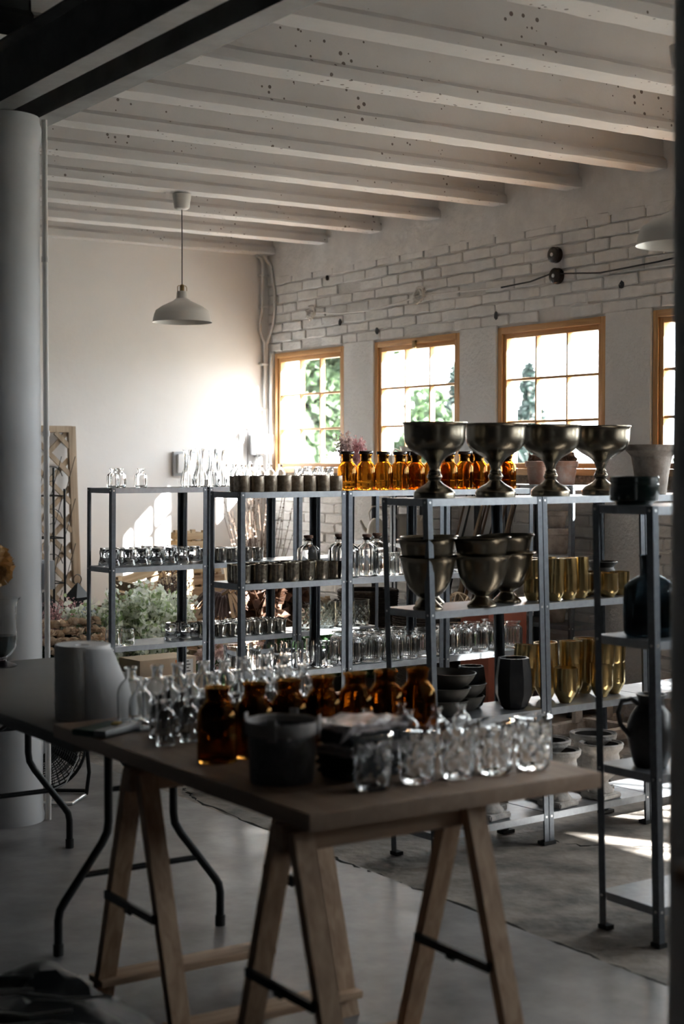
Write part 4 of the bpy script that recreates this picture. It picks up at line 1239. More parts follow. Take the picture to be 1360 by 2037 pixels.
cpts = [[(6.45, 11.06, 3.235), (6.495, 11.075, 3.225), (6.515, 11.08, 3.18), (6.515, 11.085, 3.05), (6.515, 11.085, 2.78), (6.49, 11.085, 2.70), (6.495, 11.085, 2.62), (6.535, 11.085, 2.53), (6.54, 11.085, 2.4), (6.54, 11.085, 1.95), (6.54, 11.085, 1.72), (6.50, 11.085, 1.62), (6.44, 11.085, 1.58)],
        [(6.45, 11.07, 3.25), (6.52, 11.07, 3.24), (6.565, 11.03, 3.15), (6.575, 10.99, 2.95), (6.575, 10.985, 2.80), (6.57, 11.0, 2.68), (6.56, 11.05, 2.58), (6.555, 11.08, 2.52), (6.56, 11.09, 2.35), (6.565, 11.09, 1.7), (6.565, 11.09, 1.2)]]
for c_ in cpts: obj('pipe', tubem([tuple(v) for v in smoothprof([(a[2], a[0]) for a in c_], 1)] if False else c_, .012, 10), 'conduit_paint', t)
for z in (3.08, 2.82, 2.35, 1.98): obj('clip', boxm(6.495, 6.565, 11.065, 11.115, z - .008, z + .008, .002), 'conduit_paint', t)
tag(obj('cover_strip', boxm(6.562, 6.598, 11.02, 11.05, 1.2, 2.43, .003), 'conduit_paint'), 'vertical painted cover strip between the conduits and the corner window', 'strip')
for y, z, lab in ((7.507, 2.855, 'upper round black ceramic insulator on the brick wall'), (7.492, 2.72, 'lower round black ceramic insulator on the brick wall')):
    t = thing('wall_insulator', lab, 'insulator', (6.585, y, z), (0, -PI / 2, 0), 'black insulators on the brick wall')
    obj('base', lathem([(0, 0), (.05, 0), (.052, .012), (.046, .02), (.046, .026), (.05, .03), (.05, .04), (.044, .046), (.02, .048), (0, .046)], 28), 'stopper', t)
    obj('screw', lathem([(0, .046), (.012, .046), (.012, .052), (0, .053)], 10), 'bolt', t)
for y, z, lab in ((10.376, 2.72, 'coiled white cable knot over the corner window'), (8.929, 2.727, 'coiled white cable knot over the second window')):
    t = thing('cable_knot', lab, 'cable', (6.55, y, z), group='cable knots on the brick wall')
    rr = random.Random(int(y * 10))
    for k in range(5):
        c_ = [(rr.uniform(-.03, .01) + .01 * math.sin(a * PI / 8), .05 * math.cos(a * PI / 8) * rr.uniform(.8, 1), (.035 + .006 * k) * math.sin(a * PI / 8)) for a in range(16)]
        obj('loop', tubem(c_, .009, 6, True), 'conduit_paint', t, rot=(rr.uniform(-.4, .4), 0, rr.uniform(-.3, .3)))
tag(obj('wall_cable', tubem([(6.565, 10.35, 2.72), (6.57, 10.0, 2.685), (6.57, 9.6, 2.675), (6.57, 9.2, 2.70), (6.56, 8.95, 2.725), (6.57, 8.5, 2.715), (6.57, 8.05, 2.70)], .007, 6), 'conduit_paint'), 'white painted cable sagging between the two cable knots', 'cable')
tag(obj('wall_cable', tubem([(6.57, 8.05, 2.70), (6.57, 7.75, 2.71), (6.555, 7.55, 2.735), (6.555, 7.45, 2.73), (6.57, 7.1, 2.70), (6.57, 6.6, 2.715), (6.57, 6.0, 2.75), (6.57, 5, 2.76)], .0055, 6), 'ink'), 'dark cable running past the black insulators towards the near column', 'cable')
for i, (y, z) in enumerate(((10.02, 2.62), (9.52, 2.515), (6.92, 2.61), (8.12, 2.52), (10.2, 2.98))):
    rr = random.Random(i + 40)
    bm = bm_new()
    pts = [(rr.uniform(.6, 1.1) * .028 * math.cos(a * PI / 4), rr.uniform(.6, 1.1) * .03 * math.sin(a * PI / 4)) for a in range(8)]
    prism(bm, pts, -.002, .001, Matrix(((0, 0, 1, 6.582), (1, 0, 0, y), (0, 1, 0, z), (0, 0, 0, 1))))
    obj('chipped_hole', mesh_of(bm), 'ink', wr)

# ------------------------------------------------------------------ racks along the window wall: pots, kettle, pitchers
def epos(y, v, k): return (6.24 + v, y, SH[k])
POT = lathem([(0, 0)] + [(.045, 0), (.048, .004), (.060, .095), (.068, .097), (.070, .125), (.066, .127), (.058, .12), (.045, .02), (0, .015)], 32, None, 30)
POT_W = POT.copy()
POT_W.materials.append(MATS['white_pot'])
for y, v, k, s, m, lab in ((7.44, .13, 3, 1.15, 'terracotta', 'left terracotta pot with dry plant on the window rack top'), (7.18, .13, 3, 1.15, 'terracotta', 'right terracotta pot with dry plant on the window rack top'),
                           (7.22, .10, 2, 1.25, 'white_pot', 'lower pale clay pot on the window rack middle shelf'), (7.25, .12, 1, 1.1, 'white_pot', 'pale clay pot on the window rack lower shelf')):
    tag(obj('clay_pot', POT if m == 'terracotta' else POT_W, m, None, epos(y, v, k), (0, 0, y), (s, s, s)), lab, 'pot', 'clay pots by the window')
tag(obj('clay_pot', POT_W, None, None, (6.34, 7.22, SH[2] + .15), (0, 0, 1), (.95, .95, .9)), 'upper pale clay pot stacked on the window rack middle shelf', 'pot', 'clay pots by the window')
rr = random.Random(14)
for y, lab in ((7.44, 'dry brown bulb leaves in the left terracotta pot'), (7.18, 'dry brown bulb leaves in the right terracotta pot')):
    t = thing('dry_plant', lab, 'plant', (6.37, y, SH[3] + .10), group='dry plants in terracotta pots')
    bm = bm_new(); quads(bm, rnd_ell((0, 0, .065), (.055, .055, .05), 26, 0, rr), .05, .2, 1.4, rr)
    obj('leaves', mesh_of(bm), 'dry_leaf', t)
    obj('bulb', lathem([(0, -.02), (.045, 0), (.05, .03), (.025, .06), (0, .075)], 14), 'dry_leaf', t)
def pitcher(loc, rot, lab, s=1., sp=True):
    t = thing('enamel_pitcher', lab, 'pitcher', loc, (0, 0, rot), 'enamel pitchers by the window')
    obj('body', lathem([(0, 0)] + smoothprof([(.055, 0), (.06, .006), (.058, .08), (.047, .15), (.044, .18), (.052, .2)], 2) + [(.048, .2), (.04, .17), (.054, .05), (0, .01)], 30), 'enamel', t, scale=(s, s, s))
    obj('handle', tubem([(.045, 0, .17), (.08, 0, .185), (.1, 0, .15), (.09, 0, .09), (.058, 0, .05)], .006, 8), 'enamel', t, scale=(s, s, s))
    obj('spout', mesh_of(lathe(bm_new(), [(.02, 0), (.012, .03), (.004, .05)], 10, None, Matrix.Translation((-.04, 0, .165)) @ Matrix.Rotation(-.7, 4, 'Y')), 50), 'enamel', t, scale=(s, s, s))
pitcher(epos(8.85, .08, 2), .4, 'cream enamel pitcher right of the kettle on the window rack')
pitcher(epos(8.66, .12, 2), 1.2, 'cream enamel pitcher furthest right on the window rack', .98)
t = thing('enamel_kettle', 'cream enamel kettle with spout and arched handle on the window rack', 'kettle', epos(9.16, .09, 2), (0, 0, 2.4))
obj('body', lathem([(0, 0)] + smoothprof([(.07, 0), (.075, .006), (.07, .07), (.055, .12), (.04, .145)], 2) + [(.036, .145), (.035, .15), (.025, .16), (0, .163)], 30), 'enamel', t)
obj('lid_knob', lathem([(0, .16), (.008, .162), (.012, .175), (0, .182)], 14), 'ink', t)
obj('handle', tubem([(.04, 0, .13), (.055, 0, .2), (.03, 0, .245), (-.02, 0, .25), (-.05, 0, .21), (-.05, 0, .14)], .006, 8), 'enamel', t)
obj('spout', tubem([(.05, 0, .05), (.09, 0, .09), (.115, 0, .145)], [.02, .013, .009], 10), 'enamel', t)
# white jugs on top of the window rack, pink flowers
pitcher(epos(8.96, .10, 3), 2.2, 'white enamel jug with curled handle on the window rack top', .95)
pitcher(epos(8.78, .10, 3), 2.8, 'tall white enamel jug behind the amber bottles', 1.25)
def sprig_bunch(name, lab, cat, loc, n, h, spread, mstem, mpet, size, seed, per=26, start=.45, lean=(0, 0), group=None, petals2=None, base=.02, jitter=.02):
    r = random.Random(seed)
    t = thing(name, lab, cat, loc, group=group)
    bm, bp_, bq = bm_new(), bm_new(), bm_new()
    for i in range(n):
        a, q = r.uniform(0, 2 * PI), r.random() ** .6
        top = Vector((math.cos(a) * spread * q + lean[0], math.sin(a) * spread * q + lean[1], h * r.uniform(.75, 1.05)))
        b0 = Vector((math.cos(a) * base * q, math.sin(a) * base * q, 0))
        mid = (b0 + top) * .5 + Vector((r.uniform(-.02, .02), r.uniform(-.02, .02), .02))
        tube(bm, [b0, mid, top], [.0022, .0018, .001], 4)
        for k in range(per):
            f = start + (1 - start) * r.random()
            c = (b0 * (1 - f) + top * f) + (mid - (b0 + top) * .5) * 4 * f * (1 - f)
            w_ = jitter * (1.25 - f * .6)
            (quads)(bp_ if (petals2 is None or r.random() < .74) else bq, [c + Vector((r.gauss(0, w_), r.gauss(0, w_), r.gauss(0, w_)))], size, 0, 1.3, r)
    obj('stems', mesh_of(bm), mstem, t)
    obj('blossoms', mesh_of(bp_), mpet, t)
    if petals2: obj('leaves', mesh_of(bq), petals2, t)
    else: bq.free()
    return t
p, _ = spot('A', 1.70, .15, SH[3])
sprig_bunch('dried_flowers', 'bunch of dried white and pink sprigs behind the amber bottles', 'flowers', (p[0], p[1], p[2] + .02), 26, .29, .05, 'branch_wood', 'petal_blush', .013, 31, 22, .5, (-.03, 0), 'dried flowers', None, .012, .011)
p2, _ = spot('A', 1.745, .15, SH[3])
sprig_bunch('dried_flowers', 'bunch of dried deep pink sprigs behind the amber bottles', 'flowers', (p2[0] + .01, p2[1], p2[2] + .02), 34, .27, .055, 'petal_pink', 'petal_pink', .012, 32, 24, .3, (.04, 0), 'dried flowers', None, .012, .012)
put('jar', (p[0] + .02, p[1], p[2]), 0, 'glass jar holding the dried sprigs on the third back rack', None, 0, 1.1)

# wicker, lanterns and boxes near the window wall
def lantern(loc, rot, lab, s=1.):
    t = thing('black_lantern', lab, 'lantern', loc, (0, 0, rot), 'black lanterns')
    w_, h = .085 * s, .30 * s
    bm = bm_new(); box(bm, -w_ * 1.15, w_ * 1.15, -w_ * 1.15, w_ * 1.15, 0, .018 * s); box(bm, -w_, w_, -w_, w_, h, h + .012 * s)
    obj('base', mesh_of(bm), 'black_metal', t)
    for a, b in ((-1, -1), (1, -1), (1, 1), (-1, 1)):
        obj('post', boxm(a * w_ * .9 - .006, a * w_ * .9 + .006, b * w_ * .9 - .006, b * w_ * .9 + .006, .018 * s, h), 'black_metal', t)
    bm = bm_new()
    pr = [(w_ * 1.75, h + .008), (w_ * 1.6, h + .03 * s), (w_ * .75, h + .115 * s), (w_ * .55, h + .12 * s), (w_ * .55, h + .15 * s), (w_ * .75, h + .155 * s), (.004, h + .225 * s)]
    lathe(bm, [(0, h + .008)] + pr + [(0, h + .225 * s)], 4, None, Matrix.Rotation(PI / 4, 4, 'Z'))
    obj('roof', mesh_of(bm), 'black_metal', t)
    obj('ring', tubem([(.025 * s * math.cos(k * PI / 8), 0, h + .24 * s + .025 * s * math.sin(k * PI / 8)) for k in range(16)], .003, 6, True), 'black_metal', t)
    for k in range(4):
        obj('pane', boxm(-w_ * .85, w_ * .85, -w_ * .93, -w_ * .91, .02 * s, h), 'pane', t, rot=(0, 0, k * PI / 2))
lantern((4.26, 9.72, .0), .3, 'black lantern with peaked roof right of the trellis', 1.38)
lantern((3.98, 9.62, .0), .1, 'black lantern with peaked roof half hidden by the white column', 1.3)
lantern((5.98, 8.20, 0), .5, 'small black lantern behind the ribbed jars', .95)
def wicker(loc, r0, r1, h, lab, m='wicker'):
    t = thing('wicker_basket', lab, 'basket', loc, group='wicker baskets')
    obj('body', vessel([(r0, 0), (r0 + .01, .01), (r1, h)], .008, .012, 2, 40), m, t)
    bm = bm_new()
    for k in range(int(h / .016)):
        z = .012 + k * .016; r = r0 + .012 + (r1 - r0 - .008) * z / h
        n_ = 48
        tube(bm, [((r + .004 * (1 if (i + k) % 2 else -1)) * math.cos(2 * PI * i / n_), (r + .004 * (1 if (i + k) % 2 else -1)) * math.sin(2 * PI * i / n_), z) for i in range(n_)], .006, 5, False, True)
    o = obj('weave', mesh_of(bm, 60), m, t); o['kind'] = 'stuff'
    obj('rim', tubem([(r1 * math.cos(k * PI / 16), r1 * math.sin(k * PI / 16), h) for k in range(32)], .012, 8, True), m, t)
wicker((5.97, 8.74, 0), .15, .20, .66, 'tall dark wicker basket behind the corked bottles')
wicker((5.72, 7.72, 0), .17, .21, .62, 'dark wicker basket beside the window wall racks')
t = thing('rattan_ball', 'pale rattan coil between the middle racks', 'rattan', (5.62, 7.28, .69))
rr = random.Random(2)
for k in range(9):
    r = .075
    e = Euler((rr.uniform(0, 6), rr.uniform(0, 6), rr.uniform(0, 6))).to_matrix()
    obj('ring', tubem([e @ Vector((r * math.cos(a * PI / 12), r * math.sin(a * PI / 12), rr.uniform(-.002, .002))) for a in range(24)], .005, 6, True), 'rattan', t)
tag(obj('painted_box', boxm(-.16, .16, -.12, .12, 0, .66, .006), 'red_box', None, (5.85, 7.28 - .05, 0), (0, 0, .1)), 'brick red wooden box standing behind the bronze urns', 'box')
# leaning sticks behind the carafes
for i in range(13):
    rr = random.Random(60 + i)
    x, y = 6.04 + rr.uniform(-.04, .03), 7.62 + i * .04
    L = rr.uniform(1.25, 1.5)
    m = ('branch_wood', 'trellis_wood', 'black_metal')[i % 3]
    tag(obj('leaning_stick', tubem([(x, y, 0), (x + .06, y - .08, L * .5), (x + .17, y - .22, L)], [.011, .01, .006], 6), m), '%s thin stick from the left in the leaning bundle behind the carafes' % ORD[i], 'stick', 'sticks leaning by the window wall')
# trolley base near the window wall
t = thing('wooden_trolley', 'whitewashed wooden trolley base on the floor behind the front racks', 'trolley', (5.95, 6.35, 0), (0, 0, .12))
for y in (-.16, .16):
    obj('foot', boxm(-.30, .30, y - .03, y + .03, .03, .09, .008), 'white_pot', t)
obj('crossbar', boxm(-.03, .03, -.16, .16, .05, .1, .005), 'white_pot', t)
for x in (-.12, .14):
    obj('upright', boxm(x - .03, x + .03, .10, .13, .09, .42, .005), 'white_pot', t)
for x in (-.26, .26):
    for y in (-.16, .16): obj('caster', lathem([(0, -.012), (.016, -.012), (.016, .012), (0, .012)], 14), 'rubber', t, (x, y, .0165), (PI / 2, 0, 0))
tag(obj('metal_pedestal', lathem([(0, 0)] + [(.075, 0), (.075, .012), (.055, .02), (.05, .04), (.04, .05), (.035, .09), (.06, .12), (.09, .15), (.095, .165), (.085, .165), (.05, .12), (0, .1)], 32), 'bronze', None, (4.98, 5.35, 0)), 'low bronze footed dish on the floor right of the stone urns', 'dish')

# ------------------------------------------------------------------ crates
CL, CW_, CH_ = .50, .30, .165
def crate(loc, rot, lab, m='crate_wood', L=CL, W=CW_, H=CH_, tilt=(0, 0), mark=False):
    t = thing('wooden_crate', lab, 'crate', loc, (tilt[0], tilt[1], rot), 'wooden fruit crates')
    key = (m, L, W, H)
    if key not in CMESH:
        hs = H * .42
        CMESH[key] = (boxm(-L / 2, L / 2, -.006, .006, 0, hs, .001), boxm(-.006, .006, -W / 2 + .008, W / 2 - .008, 0, hs, .001), boxm(-.018, .018, -.014, .014, 0, H + .012, .002), boxm(-L / 2, L / 2, -.035, .035, 0, .008, .001))
        for q in CMESH[key]: q.materials.append(MATS[m])
    a, b, c, d = CMESH[key]
    rr = random.Random(int(abs(loc[0] * 977 + loc[2] * 331)))
    first = None
    for z in (.008, .008 + H * .52):
        for s in (-1, 1):
            o = obj('slat', a, None, t, (0, s * (W / 2 - .004), z), (rr.uniform(-.01, .01), rr.uniform(-.008, .008), 0))
            if s < 0 and z > .1: first = o
            obj('slat', b, None, t, (s * (L / 2 - .01), 0, z))
    for x in (-1, 1):
        for y in (-1, 1): obj('corner_post', c, None, t, (x * (L / 2 - .035), y * (W / 2 - .025), .006))
    for k in (-1, 0, 1): obj('floor_slat', d, None, t, (0, k * W * .33, 0))
    if mark and first:
        for k in range(3):
            bm = bm_new()
            x = -.05 + k * .035
            bar(bm, (x, -.0075, .02), (x + (.012, 0, .006)[k], -.0075, .055), .006, .001, Vector((1, 0, 0)))
            bar(bm, (x, -.0075, .055), (x + .018, -.0075, (.05, .04, .055)[k]), .006, .001, Vector((0, 0, 1)))
            obj('stencil_mark', mesh_of(bm), 'ink', first)
    return t
CMESH = {}
cy0 = 10.35
crate((5.42, cy0, .0), .06, 'bottom crate of the tall right crate stack', 'crate_wood')
crate((5.44, cy0, .178), .03, 'second crate up in the tall right crate stack', 'crate_wood')
crate((5.40, cy0 - .01, .356), .05, 'third crate up in the tall right crate stack', 'crate_wood')
crate((5.41, cy0, .534), .04, 'stencilled crate near the top of the right stack', 'crate_wood', mark=True)
crate((5.38, cy0, .712), .04, 'upper pale crate with stencilled letters in the right stack', 'crate_pale', mark=True)
crate((5.46, cy0 + .02, .89), .12, 'small pale crate on top of the right stack', 'crate_pale', .22, .2, .12)
crate((4.84, 10.05, .0), -.1, 'bottom crate of the low left crate heap', 'crate_wood')
crate((4.82, 10.05, .178), .06, 'middle crate of the low left crate heap', 'crate_wood')
crate((4.72, 10.0, .356), .1, 'dark open crate on the left heap behind the white flowers', 'crate_wood')
crate((4.96, 9.96, .585), .3, 'tilted crate lying on the left heap', 'crate_pale', tilt=(.1, -.2))
crate((5.02, 9.68, .0), .12, 'low crate in front of the crate stacks', 'crate_wood')
crate((5.03, 9.68, .178), .2, 'weathered crate in front of the tall stack', 'crate_wood')
crate((5.05, 9.68, .356), .15, 'topmost crate in front of the tall stack', 'crate_wood')
crate((5.60, 9.75, .0), .0, 'grey crate right of the white flowers', 'crate_wood')
crate((5.61, 9.76, .178), .02, 'grey upper crate right of the white flowers', 'crate_wood')
crate((5.60, 9.75, .356), .02, 'topmost grey crate carrying the paper cone', 'crate_wood')
crate((6.13, 10.47, .0), .0, 'lower crate of the stack holding pussy willow by the corner', 'crate_wood')
crate((6.13, 10.47, .178), .0, 'middle crate of the stack holding pussy willow by the corner', 'crate_wood')
crate((6.13, 10.47, .356), .0, 'upper crate of the stack holding pussy willow by the corner', 'crate_wood')
crate((6.18, 9.95, .0), 1.4, 'lower crate with driftwood below the corner window', 'crate_wood')
crate((6.18, 9.95, .178), 1.45, 'middle crate of the driftwood stack below the corner window', 'crate_wood')
crate((6.18, 9.95, .356), 1.42, 'top crate with driftwood below the corner window', 'crate_wood')

# trellis leaning on the back wall and black wire rack
t = thing('wooden_trellis', 'wooden framed lattice trellis leaning against the back wall', 'trellis', (4.50, 10.93, 0), (-.07, 0, 0))
TW, TH = .60, 1.82
obj('frame_rail', boxm(-TW / 2, TW / 2, -.02, .02, TH - .05, TH, .003), 'trellis_wood', t)
obj('frame_rail', boxm(-TW / 2, TW / 2, -.02, .02, 0.0, .05, .003), 'trellis_wood', t)
for x in (-1, 1): obj('frame_stile', boxm(x * TW / 2 - .03, x * TW / 2 + .03, -.021, .021, .0, TH - .002, .003), 'trellis_wood', t)
bw, bh = TW - .05, TH - .1
for sgn in (1, -1):
    k = -8
    for k in range(-12, 14):
        c = k * .215
        pts = []
        # line z = sgn*x + c within the frame
        xs = [(-bw / 2, sgn * -bw / 2 + c), (bw / 2, sgn * bw / 2 + c)]
        z0, z1 = .05, TH - .05
        P0, P1 = Vector((xs[0][0], 0, xs[0][1])), Vector((xs[1][0], 0, xs[1][1]))
        def clip(P0, P1):
            d = P1 - P0; ta, tb = 0, 1
            for lim, s in ((z0, 1), (z1, -1)):
                a0 = (P0.z - lim) * s; a1 = (P1.z - lim) * s
                if a0 < 0 and a1 < 0: return None
                if a0 < 0: ta = max(ta, a0 / (a0 - a1))
                if a1 < 0: tb = min(tb, a0 / (a0 - a1))
            return (P0 + d * ta, P0 + d * tb) if tb - ta > .08 else None
        r = clip(P0, P1)
        if r: obj('lattice_slat', mesh_of(bar(bm_new(), r[0] + Vector((0, .009 * sgn, 0)), r[1] + Vector((0, .009 * sgn, 0)), .016, .036, Vector((0, 1, 0)))), 'trellis_wood', t)
t = thing('wire_stand', 'black scrolled wire plant stand in front of the trellis', 'stand', (4.22, 10.42, 0), (0, 0, -.1))
for x in (-.2, .2):
    for y in (-.13, .13): obj('leg', tubem([(x, y, 0), (x, y, 1.5 if y > 0 else 1.35)], .009, 8), 'black_metal', t)
for z in (.35, .68, 1.0, 1.3):
    bm = bm_new()
    for k in range(7): tube(bm, [(-.2 + k * .0667, -.13, z), (-.2 + k * .0667, .13, z)], .003, 5)
    for y in (-.13, .13): tube(bm, [(-.2, y, z), (.2, y, z)], .005, 6)
    for x in (-.2, .2): tube(bm, [(x, -.13, z), (x, .13, z)], .005, 6)
    obj('wire_shelf', mesh_of(bm, 50), 'black_metal', t)
    bm = bm_new()
    for x in (-.1, .1):
        tube(bm, [(x + (.085 - .0055 * a) * math.cos(a * .55) * (1 if x > 0 else -1), -.13, z + .14 + (.085 - .0055 * a) * math.sin(a * .55)) for a in range(15)], .003, 5)
    for k in range(5): tube(bm, [(-.2 + k * .1, -.13, z), (-.2 + k * .1 + .08, -.13, z + .28)], .0025, 5)
    obj('scroll', mesh_of(bm, 50), 'black_metal', t)

# ------------------------------------------------------------------ flowers and greenery on the floor behind the back racks
def bucket(loc, lab, r=.11, h=.28):
    t = thing('flower_bucket', lab, 'bucket', loc, group='zinc flower buckets')
    obj('body', vessel([(r * .75, 0), (r * .78, .006), (r, h), (r * 1.03, h + .004)], .003, .006, 1, 28), 'zinc', t)
    obj('handle', tubem([(r * math.cos(a * PI / 10), .0, h + .0 + .06 * math.sin(a * PI / 10)) for a in range(11)], .003, 6), 'zinc', t)
for i, (x, y, lab, ln, s) in enumerate(((4.22, 8.72, 'large white-green bouquet behind the leftmost back rack', (0, 0), .93), (4.46, 8.84, 'white-green bouquet right of the large one behind the back rack', (0, 0), .86), (3.97, 8.70, 'low white-green bouquet beside the roses', (-.05, 0), .78))):
    bucket((x, y, 0), ('zinc bucket under the large white bouquet', 'zinc bucket under the right white bouquet', 'zinc bucket under the low white bouquet')[i])
    sprig_bunch('white_bouquet', lab, 'flowers', (x, y, .12), 60, .68 * s, .20, 'leaf_green', 'petal_white', .030, 70 + i, 44, .38, ln, 'white-green bouquets', 'petal_green', .05, .034)
for i, (x, y, lab) in enumerate(((3.66, 8.86, 'pink astilbe plumes left of the leftmost back rack'), (3.82, 8.98, 'pink astilbe plumes beside the white bouquet'))):
    bucket((x, y, 0), ('zinc bucket under the left astilbe', 'zinc bucket under the right astilbe')[i], .09, .25)
    sprig_bunch('pink_astilbe', lab, 'flowers', (x, y, .15), 26, .52, .14, 'leaf_dark', 'petal_pink', .011, 80 + i, 90, .42, (0, 0), 'pink astilbe', None, .04, .016)
# roses: every bloom a thing of its own
bm = bm_new()
rr = random.Random(90)
for ring, (n_, r, z, op) in enumerate(((3, .006, .018, .3), (4, .012, .016, .5), (5, .019, .012, .8), (6, .026, .006, 1.15))):
    for k in range(n_):
        a = 2 * PI * k / n_ + ring
        c_, s_ = math.cos(a), math.sin(a)
        R_ = []
        for i in range(3):
            f = i / 2
            rad = r * (.45 + .55 * f) + .004 * f * op
            zz = z - .012 + f * (.022 - .010 * op)
            R_.append([bm.verts.new((c_ * rad - s_ * w_ * (.5 + .5 * f), s_ * rad + c_ * w_ * (.5 + .5 * f), zz - abs(w_) * .15)) for w_ in (-r * .75 - .003, 0, r * .75 + .003)])
        for A, B in zip(R_, R_[1:]):
            for j in (0, 1): bm.faces.new((A[j], A[j + 1], B[j + 1], B[j]))
lathe(bm, [(0, -.014), (.012, -.01), (.016, 0), (.008, .012), (0, .018)], 10)
ROSE = mesh_of(bm, 60)
ROSE.materials.append(MATS['rose_cream'])
wordrow = ['top', 'second', 'third', 'lowest']
for r_ in range(4):
    for c in range(9):
        x, y, z = 3.50 + c * .046 + (r_ % 2) * .022 + rr.uniform(-.008, .008), 8.56 - r_ * .045 + rr.uniform(-.01, .01),   .575 - r_ * .045 + rr.uniform(-.012, .012)
        tag(obj('cream_rose', ROSE, None, None, (x, y, z), (rr.uniform(.1, .9), rr.uniform(-.4, .4), rr.uniform(0, 6)), (1.15,) * 3), '%s cream rose from left in the %s row of the rose bunch' % (ORD[c], wordrow[r_]), 'rose', 'cream roses behind the back rack')
t = thing('rose_bucket', 'dark bucket of stems under the cream roses', 'bucket', (3.70, 8.62, 0))
obj('body', vessel([(.14, 0), (.145, .006), (.17, .32)], .004, .008, 1, 28), 'black_plastic', t)
bm = bm_new(); quads(bm, rnd_ell((0, -.02, .42), (.19, .10, .10), 240, 0, rr), .05, 0, 1.5, rr)
obj('leaves', mesh_of(bm), 'leaf_dark', t)
# boxes
t = thing('cardboard_box', 'open cardboard box with orange sticker under the back rack', 'box', (4.22, 8.44, 0), (0, 0, .1))
obj('carton', boxm(-.20, .20, -.12, .12, 0, .36, .004), 'cardboard', t)
obj('orange_sticker', boxm(.05, .115, -.1225, -.12, .27, .345), 'orange', t)
st = obj('white_sticker', boxm(.118, .175, -.1225, -.12, .25, .345), 'white_label', t)
for k in range(4): obj('print_bar', boxm(.125, .125 + .02 + .012 * (k % 2), -.1232, -.1222, .33 - k * .02, .336 - k * .02), 'ink', st)
t = thing('cardboard_box', 'long low cardboard box in front of the stickered box', 'box', (4.12, 8.16, 0), (0, 0, .08))
obj('carton', boxm(-.24, .24, -.09, .09, 0, .27, .004), 'cardboard', t)
# hydrangeas and green plants
def leafy(name, lab, cat, loc, r, n, m, size, seed, group, pot=True, m2=None, n2=0, size2=.02):
    rr = random.Random(seed)
    t = thing(name, lab, cat, loc, group=group)
    if pot: obj('pot', lathem([(0, 0)] + [(.07, 0), (.095, .13), (.10, .15), (.09, .15), (.06, .02), (0, .02)], 24), 'black_plastic', t)
    bm = bm_new(); quads(bm, rnd_ell((0, 0, .15 + r[2] * .9), r, n, .4, rr), size, .15, 1.4, rr)
    obj('leaves', mesh_of(bm), m, t)
    if m2:
        bm = bm_new()
        for k in range(7):
            c = rnd_ell((0, 0, .2 + r[2] * 1.4), (r[0] * .8, r[1] * .8, r[2] * .5), 1, .5, rr)[0]
            quads(bm, rnd_ell(c, (.06, .06, .045), n2 // 7, .55, rr), size2, 0, 1.1, rr)
        obj('flower_heads', mesh_of(bm), m2, t)
leafy('hydrangea', 'blush hydrangea below the leftmost back rack', 'flowers', (4.58, 8.40, 0), (.15, .13, .10), 90, 'leaf_green', .06, 100, 'hydrangeas on the floor', True, 'petal_blush', 560, .024)
leafy('hydrangea', 'blush hydrangea between the first and second back racks', 'flowers', (4.85, 8.42, 0), (.15, .13, .10), 130, 'leaf_green', .06, 101, 'hydrangeas on the floor', True, 'petal_blush', 420, .024)
for i, (x, y) in enumerate(((5.14, 8.36), (5.50, 8.46), (5.70, 8.22))):
    leafy('potted_plant', ('bushy green potted plant under the second back rack', 'green potted plant behind the glass cylinders', 'green potted plant furthest right on the floor')[i], 'plant', (x, y, 0), (.18, .15, .16), 330, 'leaf_dark', .05, 110 + i, 'green potted plants')
# lavender bundle with ribbon
t = thing('lavender_bundle', 'dried lavender bundle tied with brown ribbon behind the silver cups', 'flowers', (4.84, 8.78, .52), (0, 0, .2))
bm = bm_new(); rr = random.Random(120)
for i in range(170):
    a = rr.uniform(-1.3, 1.3); q = rr.uniform(-.09, .09)
    s_ = Vector((.02 + q * .1, q * .4, .17))
    e_ = Vector((math.sin(a) * .17, q + rr.uniform(-.03, .03), .17 - abs(math.cos(a)) * rr.uniform(.12, .2)))
    m_ = (s_ + e_) / 2 + Vector((0, 0, .05))
    tube(bm, [s_, m_, e_], [.0025, .003, .004], 4)
obj('stalks', mesh_of(bm), 'lavender', t)
bm = bm_new()
for dx, L in ((-.03, .16), (.035, .18), (.06, .12)):
    bar(bm, (dx * .3, -.10, .18), (dx + .03, -.13, .18 - L), .026, .002, Vector((1, 0, 0)))
tube(bm, [(-.06, -.09, .17), (-.03, -.12, .2), (.0, -.1, .18), (.04, -.12, .205), (.07, -.09, .17)], .009, 8)
obj('ribbon', mesh_of(bm, 40), 'ribbon', t)
crate((4.86, 8.86, .0), .05, 'lower crate under the lavender bundle', 'crate_wood', .44, .26, .22)
crate((4.86, 8.86, .235), .05, 'upper crate under the lavender bundle', 'crate_wood', .44, .26, .22)
sprig_bunch('dried_stalks', 'dark bundle of dried stalks left of the lavender', 'flowers', (4.88, 9.35, .05), 90, .80, .13, 'lavender', 'lavender', .014, 125, 12, .4, (-.08, 0), None, None, .05, .012)
def drydome(x, y, z, lab, seed, r, n):
    rr = random.Random(seed)
    t = thing('dried_leaves', lab, 'leaves', (x, y, 0), group='dried leaf bundles')
    bm = bm_new(); quads(bm, rnd_ell((0, 0, z), r, n, .3, rr), .085, 0, 1.7, rr)
    obj('leaves', mesh_of(bm), 'dry_leaf', t)
    bm = bm_new()
    for k in range(14): tube(bm, [(rr.uniform(-.04, .04), rr.uniform(-.04, .04), 0), (rr.uniform(-.12, .12), rr.uniform(-.1, .1), z)], .004, 5)
    obj('stalks', mesh_of(bm), 'branch_wood', t)
